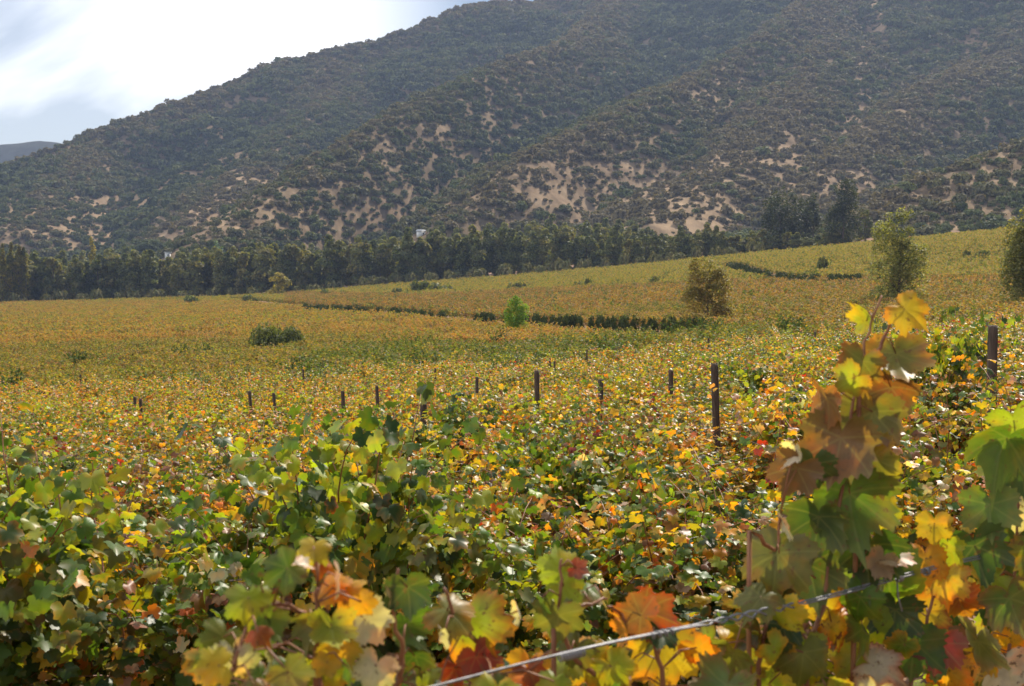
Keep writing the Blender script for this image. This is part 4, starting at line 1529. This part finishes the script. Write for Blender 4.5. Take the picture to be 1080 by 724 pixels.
def hero_vine(label, base_px, shoots, leaves, fillspec, seed):
    """shoots: lists of picture points; leaves: (px, py, size px, colour, face, tip angle, edge colour, edge amount, dd)
    face: 'c' towards the camera, 'u' upward, 's' edge-on, 'b' back to the camera"""
    r_ = np.random.default_rng(seed)
    d0 = dpt(base_px)
    bx_, by_ = (base_px - 540) / F * d0, d0
    g = ground_z(bx_, by_)
    root = link('grapevine', None, loc=(bx_, by_, g))
    tag(root, label, 'grapevine', 'grapevines of the nearest row')
    loc = np.array([bx_, by_, g])
    tr = MB()
    tr.tube([(0, 0, -.1), (.02, .01, .25), (-.02, 0, .55), (.01, 0, .8)], [.035, .03, .026, .022], 8)
    tr.tube([(.01, 0, .76), (.2 * DX + .05, .2 * DY, .82), (.6 * DX, .6 * DY, .81)], [.02, .015, .01], 6)
    tr.tube([(.01, 0, .76), (-.2 * DX - .05, -.2 * DY, .82), (-.6 * DX, -.6 * DY, .81)], [.02, .015, .01], 6)
    link('trunk', tr.mesh('trunk', M_BARK), root)
    paths = []
    for pts in shoots:
        P = [np.array(at(a, b, dpt(a) + (c[0] if c else 0))) for a, b, *c in pts]
        last = P[0]
        start = np.array([last[0] * .9 + bx_ * .1, last[1] * .9 + by_ * .1, g + .82])
        P = [start] + P
        # smooth
        Q = []
        for i in range(len(P) - 1):
            for t in np.linspace(0, 1, 5, endpoint=False):
                Q.append(P[i] * (1 - t) + P[i + 1] * t + r_.normal(0, .0015, 3))
        Q.append(P[-1])
        mb = MB()
        mb.tube([tuple(q - loc) for q in Q], [.0048 - .0032 * i / len(Q) for i in range(len(Q))], 7)
        link('cane', mb.mesh('cane', M_CANE), root)
        paths.append(np.array(Q))
    allp = np.concatenate(paths)
    pos, nr, tp, sz, cl, ec, ea = [], [], [], [], [], [], []
    pet = MB()

    def add(px, py, s, c, face='c', tipa=-90, e=None, ea_=0, dd_=0.0):
        d = dpt(px) + dd_ + r_.uniform(-.05, .05)
        ctr = np.array(at(px, py, d))
        ta = R(tipa + r_.uniform(-15, 15))
        tip = np.array([math.cos(ta), 0.25, math.sin(ta)])
        toc = np.array([0, 0, CZ]) - ctr; toc /= np.linalg.norm(toc)
        if face == 'c': n = toc + r_.normal(0, .28, 3) + np.array([0, 0, .15])
        elif face == 'b': n = -toc + r_.normal(0, .3, 3) + np.array([0, 0, .3])
        elif face == 'u': n = np.array([0, -.35, 1]) + r_.normal(0, .2, 3)
        else: n = np.array([1.0, .25, .3]) + r_.normal(0, .15, 3)
        size_m = s / F * d * .96
        t_ = tip / np.linalg.norm(tip)
        o_ = ctr - t_ * size_m * .2
        pos.append(o_); nr.append(n); tp.append(tip); sz.append(size_m)
        cc = C_[c] * r_.uniform(.85, 1.15)
        cl.append(cc); ec.append(C_[e] if e else cc); ea.append(ea_)
        dist = np.linalg.norm(allp - o_, axis=1)
        q = allp[np.argmin(dist)]
        if dist.min() < .16:
            mid = (q + o_) / 2 + np.array([0, 0, .012])
            pet.tube([tuple(q - loc), tuple(mid - loc), tuple(o_ - loc)], .0013, 4)
    for lf in leaves: add(*lf)
    keys = list(C_)
    for (x0, x1, y0, y1, n, smin, smax, mixn) in fillspec:
        ks2 = list(MIX[mixn]); pr = np.array([MIX[mixn][k] for k in ks2]); pr = pr / pr.sum()
        for _ in range(n):
            c = r_.choice(ks2, p=pr)
            add(r_.uniform(x0, x1), r_.uniform(y0, y1), r_.uniform(smin, smax), c, r_.choice(['c', 'u', 'b', 's', 'c']), r_.uniform(-150, -30),
                r_.choice(['rust', 'gold', 'brown', 'brown']), r_.choice([0, 0, .5, .8]), r_.uniform(-.1, .3))
    pos, nr, tp, sz, cl, ec, ea = map(np.array, (pos, nr, tp, sz, cl, ec, ea))
    V, Fc, CC, U = scatter_leaves(T3, pos - loc, nr, tp, sz, cl, ec, ea)
    link('foliage', npmesh('foliage', V, Fc, M_HERO, col=CC, uv=U, smooth=True), root)
    link('leaf_stems', pet.mesh('leaf_stems', M_CANE), root)['kind'] = 'stuff'
    return root


hero_vine('big grapevine in the nearest row whose tall shoot rises above the horizon', 880,
          [[(850, 700), (868, 640), (880, 560), (893, 480), (902, 410), (915, 350), (930, 312)],
           [(905, 400), (925, 372), (938, 345), (955, 322)],
           [(800, 700), (812, 640), (818, 590), (822, 545)],
           [(960, 720), (975, 670), (985, 620), (990, 580)],
           [(790, 560), (830, 590), (860, 610)]],
          [(914, 330, 46, 'ygreen', 's', 80, 'yellow', .4), (960, 334, 56, 'yellow', 'c', -40, 'gold', .7), (945, 388, 84, 'olive', 'b', -70, 'gold', .5),
           (905, 392, 62, 'olive', 'b', -100, 'rust', .8), (893, 405, 50, 'ygreen', 'b', -150, 'rust', .6), (935, 420, 66, 'brown', 'b', -100, 'olive', .5), (872, 432, 66, 'brown', 's', -100, 'orange', .4), (918, 450, 86, 'olive', 'b', -90, 'brown', .5),  # dark tones of the shoot's leaves partly paint in shade from neighbouring leaves
           (885, 480, 100, 'brown', 'b', -100, 'olive', .4), (925, 495, 84, 'olive', 'b', -60, 'yellow', .6), (858, 500, 60, 'dgreen', 'b', -90), (835, 505, 66, 'brown', 'b', -110, 'brown', .7),
           (895, 540, 110, 'green', 'b', -90, 'olive', .5), (862, 560, 84, 'dgreen', 'b', -80, 'olive', .6), (915, 590, 84, 'dgreen', 'b', -90), (930, 548, 54, 'ygreen', 'c', -60, 'yellow', .6),
           (842, 480, 34, 'pale', 's', -80), (828, 560, 40, 'pale', 's', -100), (822, 600, 96, 'olive', 'c', -90, 'brown', .3), (858, 610, 90, 'dgreen', 'b', -60, 'olive', .6), (800, 640, 60, 'olive', 'c', -90),
           (835, 650, 50, 'ygreen', 'c', -50, 'yellow', .5), (800, 690, 96, 'olive', 'b', -90, 'yellow', .4), (770, 700, 66, 'olive', 'b', -100), (845, 700, 70, 'olive', 'c', -80),
           (872, 640, 66, 'yellow', 'c', -20, 'red', .9), (880, 665, 60, 'yellow', 'c', -60, 'red', .95), (850, 690, 56, 'gold', 'c', -100, 'red', .8),
           (845, 690, 44, 'pale', 'u', -90), (945, 585, 66, 'pale', 'u', 0, 'tan', .6), (895, 700, 60, 'ygreen', 'c', -110, 'gold', .5), (918, 715, 66, 'gold', 'c', -90), (940, 628, 100, 'green', 'c', -90, 'ygreen', .5),
           (975, 600, 62, 'gold', 'c', -90, 'orange', .6), (1000, 618, 60, 'yellow', 'c', -70, 'orange', .8), (1015, 640, 52, 'rust', 'c', -70, 'gold', .6), (985, 650, 60, 'yellow', 'c', -50, 'red', .9), (960, 690, 80, 'green', 'c', -90, 'dgreen', .5),
           (990, 690, 66, 'red', 'b', -80, 'brown', .4), (1000, 715, 60, 'gold', 'c', -90, 'orange', .6), (932, 600, 40, 'green', 'u', -90), (905, 640, 60, 'green', 'c', -90), (985, 560, 46, 'yellow', 'c', -90, 'gold', .5), (1000, 585, 50, 'ygreen', 'c', -70, 'yellow', .5),
           (942, 655, 70, 'dgreen', 'b', -90)],
          [(760, 1020, 660, 760, 42, 34, 80, 'mixed'), (800, 1000, 590, 700, 14, 30, 56, 'mixed'), (760, 1020, 740, 820, 40, 50, 90, 'mixed')], 11)
hero_vine('grapevine in the nearest row with dark leaves cut by the right photo edge', 1100,
          [[(1062, 720), (1068, 640), (1072, 560), (1078, 470)], [(1095, 700), (1100, 600), (1110, 500), (1105, 430)]],
          [(1055, 478, 92, 'green', 'b', -120, 'ygreen', .4), (1078, 500, 80, 'dgreen', 'b', -90), (1045, 545, 74, 'green', 'b', -90, 'olive', .5), (1072, 455, 66, 'ygreen', 'b', -60, 'green', .5), (1030, 590, 84, 'dgreen', 'b', -90),
           (1068, 595, 96, 'dgreen', 'b', -90), (1075, 545, 60, 'pale', 'c', -90, 'tan', .4), (1050, 640, 70, 'dgreen', 'c', -90), (1030, 690, 80, 'olive', 's', -95, 'pale', .4), (1060, 680, 60, 'gold', 'c', -90, 'orange', .6), (1078, 640, 60, 'ygreen', 'b', -90),
           (1065, 710, 70, 'pale', 'c', -60), (1045, 620, 40, 'rust', 'c', -90)],
          [(1030, 1180, 600, 760, 34, 40, 84, 'mixed'), (1080, 1190, 450, 600, 22, 50, 90, 'mixed')], 12)
hero_vine('grapevine in the nearest row with crimson and yellow leaves below the twisted wire', 610,
          [[(520, 724), (505, 680), (478, 650), (468, 620)], [(640, 720), (600, 690), (590, 640), (592, 590)], [(700, 724), (690, 680), (662, 650), (640, 640)], [(585, 660), (612, 640), (640, 632)]],
          [(590, 592, 54, 'ygreen', 'c', 90, 'ygreen', .5), (600, 625, 50, 'ygreen', 'c', -60), (588, 660, 66, 'olive', 'b', -90, 'dgreen', .4), (572, 640, 40, 'green', 's', -60), (612, 602, 28, 'red', 'b', -20, 'brown', .5), (626, 625, 46, 'green', 'u', -20, 'pale', .6),
           (612, 632, 32, 'pale', 's', -40), (665, 645, 60, 'brown', 'b', 160, 'rust', .7), (692, 648, 68, 'brown', 'b', -20, 'red', .8), (655, 660, 50, 'gold', 's', 120, 'orange', .5), (505, 668, 96, 'ygreen', 'c', -50, 'orange', .85),
           (478, 655, 70, 'olive', 'c', -60, 'gold', .5), (505, 702, 60, 'red', 'b', -80, 'brown', .4), (480, 712, 44, 'red', 'b', -100, 'orange', .3), (632, 700, 64, 'ygreen', 'c', -40, 'orange', .7), (700, 700, 96, 'yellow', 'c', -80, 'gold', .7), (740, 690, 50, 'gold', 'c', -60, 'orange', .7),
           (470, 675, 34, 'pale', 's', -90), (545, 650, 34, 'pale', 's', -90), (606, 690, 50, 'olive', 'c', -90), (650, 712, 60, 'ygreen', 'c', -60, 'gold', .5), (560, 715, 44, 'brown', 'c', -90, 'red', .4), (530, 720, 50, 'gold', 'c', -90, 'red', .5)],
          [(450, 770, 700, 780, 46, 36, 76, 'mixed'), (440, 780, 760, 860, 30, 50, 90, 'mixed'), (640, 760, 660, 720, 6, 30, 50, 'mixed')], 13)
hero_vine('grapevine in the nearest row at lower left, green leaves with one large cream leaf', 330,
          [[(338, 724), (336, 690), (333, 650), (335, 620)], [(333, 655), (318, 645), (300, 638), (282, 640)], [(336, 700), (352, 692), (372, 684)], [(420, 724), (425, 690), (415, 650), (420, 600)], [(240, 724), (250, 690), (262, 655)]],
          [(296, 606, 58, 'green', 'c', -150, 'olive', .5), (318, 600, 40, 'pale', 'u', -60, 'tan', .5), (330, 584, 44, 'yellow', 'c', -100, 'ygreen', .5), (344, 588, 40, 'rust', 'c', 20, 'gold', .4), (352, 625, 52, 'gold', 'c', -60, 'orange', .4), (372, 632, 46, 'gold', 'c', -60, 'yellow', .5), (366, 612, 50, 'pale', 's', -30, 'tan', .6),
           (262, 640, 60, 'ygreen', 'c', -90, 'green', .5), (282, 660, 60, 'green', 'b', -80, 'olive', .5), (392, 662, 62, 'pale', 'c', -70, 'tan', .2), (412, 630, 40, 'pale', 's', -80, 'tan', .4), (350, 670, 60, 'ygreen', 'b', -80, 'yellow', .4), (330, 665, 50, 'olive', 'b', -90), (362, 690, 56, 'gold', 'b', -60, 'ygreen', .6),
           (230, 680, 60, 'olive', 'c', -120, 'green', .5), (250, 700, 60, 'pale', 'c', -80, 'ygreen', .5), (222, 705, 52, 'yellow', 'c', -160, 'ygreen', .5), (290, 695, 56, 'olive', 's', -80, 'pale', .3), (305, 712, 52, 'green', 'c', -90, 'pale', .5), (325, 712, 52, 'ygreen', 'b', -90), (350, 718, 56, 'ygreen', 'c', -90, 'gold', .5),
           (392, 712, 60, 'pale', 'c', -110, 'ygreen', .4), (432, 630, 62, 'dgreen', 'b', -80), (430, 668, 56, 'green', 'b', -80), (440, 700, 50, 'dgreen', 'b', -80, 'brown', .4), (268, 610, 30, 'green', 'c', -60), (385, 640, 36, 'gold', 'c', -60), (275, 672, 34, 'rust', 'c', -60)],
          [(200, 450, 700, 790, 40, 34, 66, 'mixed'), (190, 450, 770, 860, 30, 50, 80, 'mixed'), (250, 440, 660, 720, 8, 24, 40, 'mixed')], 14)

# fallen leaves on the soil between the near rows
nl = 2600
lx, ly = rng.uniform(-6, 6, nl), rng.uniform(0.5, 12, nl)
lz = land_z(lx, ly) + .012
nr = np.stack([rng.normal(0, .35, nl), rng.normal(0, .35, nl), np.ones(nl)], -1)
tpv = rng.normal(0, 1, (nl, 3))
cc = PA[rng.choice([PN.index(k) for k in ('brown', 'tan', 'gold', 'pale', 'orange')], nl, p=[.35, .3, .12, .13, .1])]
V, Fc, CC, U = scatter_leaves(T2, np.stack([lx, ly, lz], -1), nr, tpv, rng.uniform(.05, .11, nl), cc)
o = link('fallen_leaves', npmesh('fallen_leaves', V, Fc, M_LEAF, col=CC, uv=U))
tag(o, 'dry fallen vine leaves scattered over the bare soil', 'leaf litter', kind='stuff')

# ------------------------------------------------------------------ haze
mb = MB(); mb.box((0, 1130, 330), (4400, 2400, 720))
m, t, o_ = mat_new('haze_air')
pv = t.nodes.new('ShaderNodeVolumePrincipled')
pv.inputs['Color'].default_value = (0.50, 0.65, 1.0, 1)
pv.inputs['Density'].default_value = 0.00015
pv.inputs['Anisotropy'].default_value = 0.2
t.links.new(pv.outputs[0], o_.inputs['Volume'])
o = link('haze', mb.mesh('haze', m, False))
tag(o, 'thin bluish haze filling the valley air', 'haze', kind='stuff')
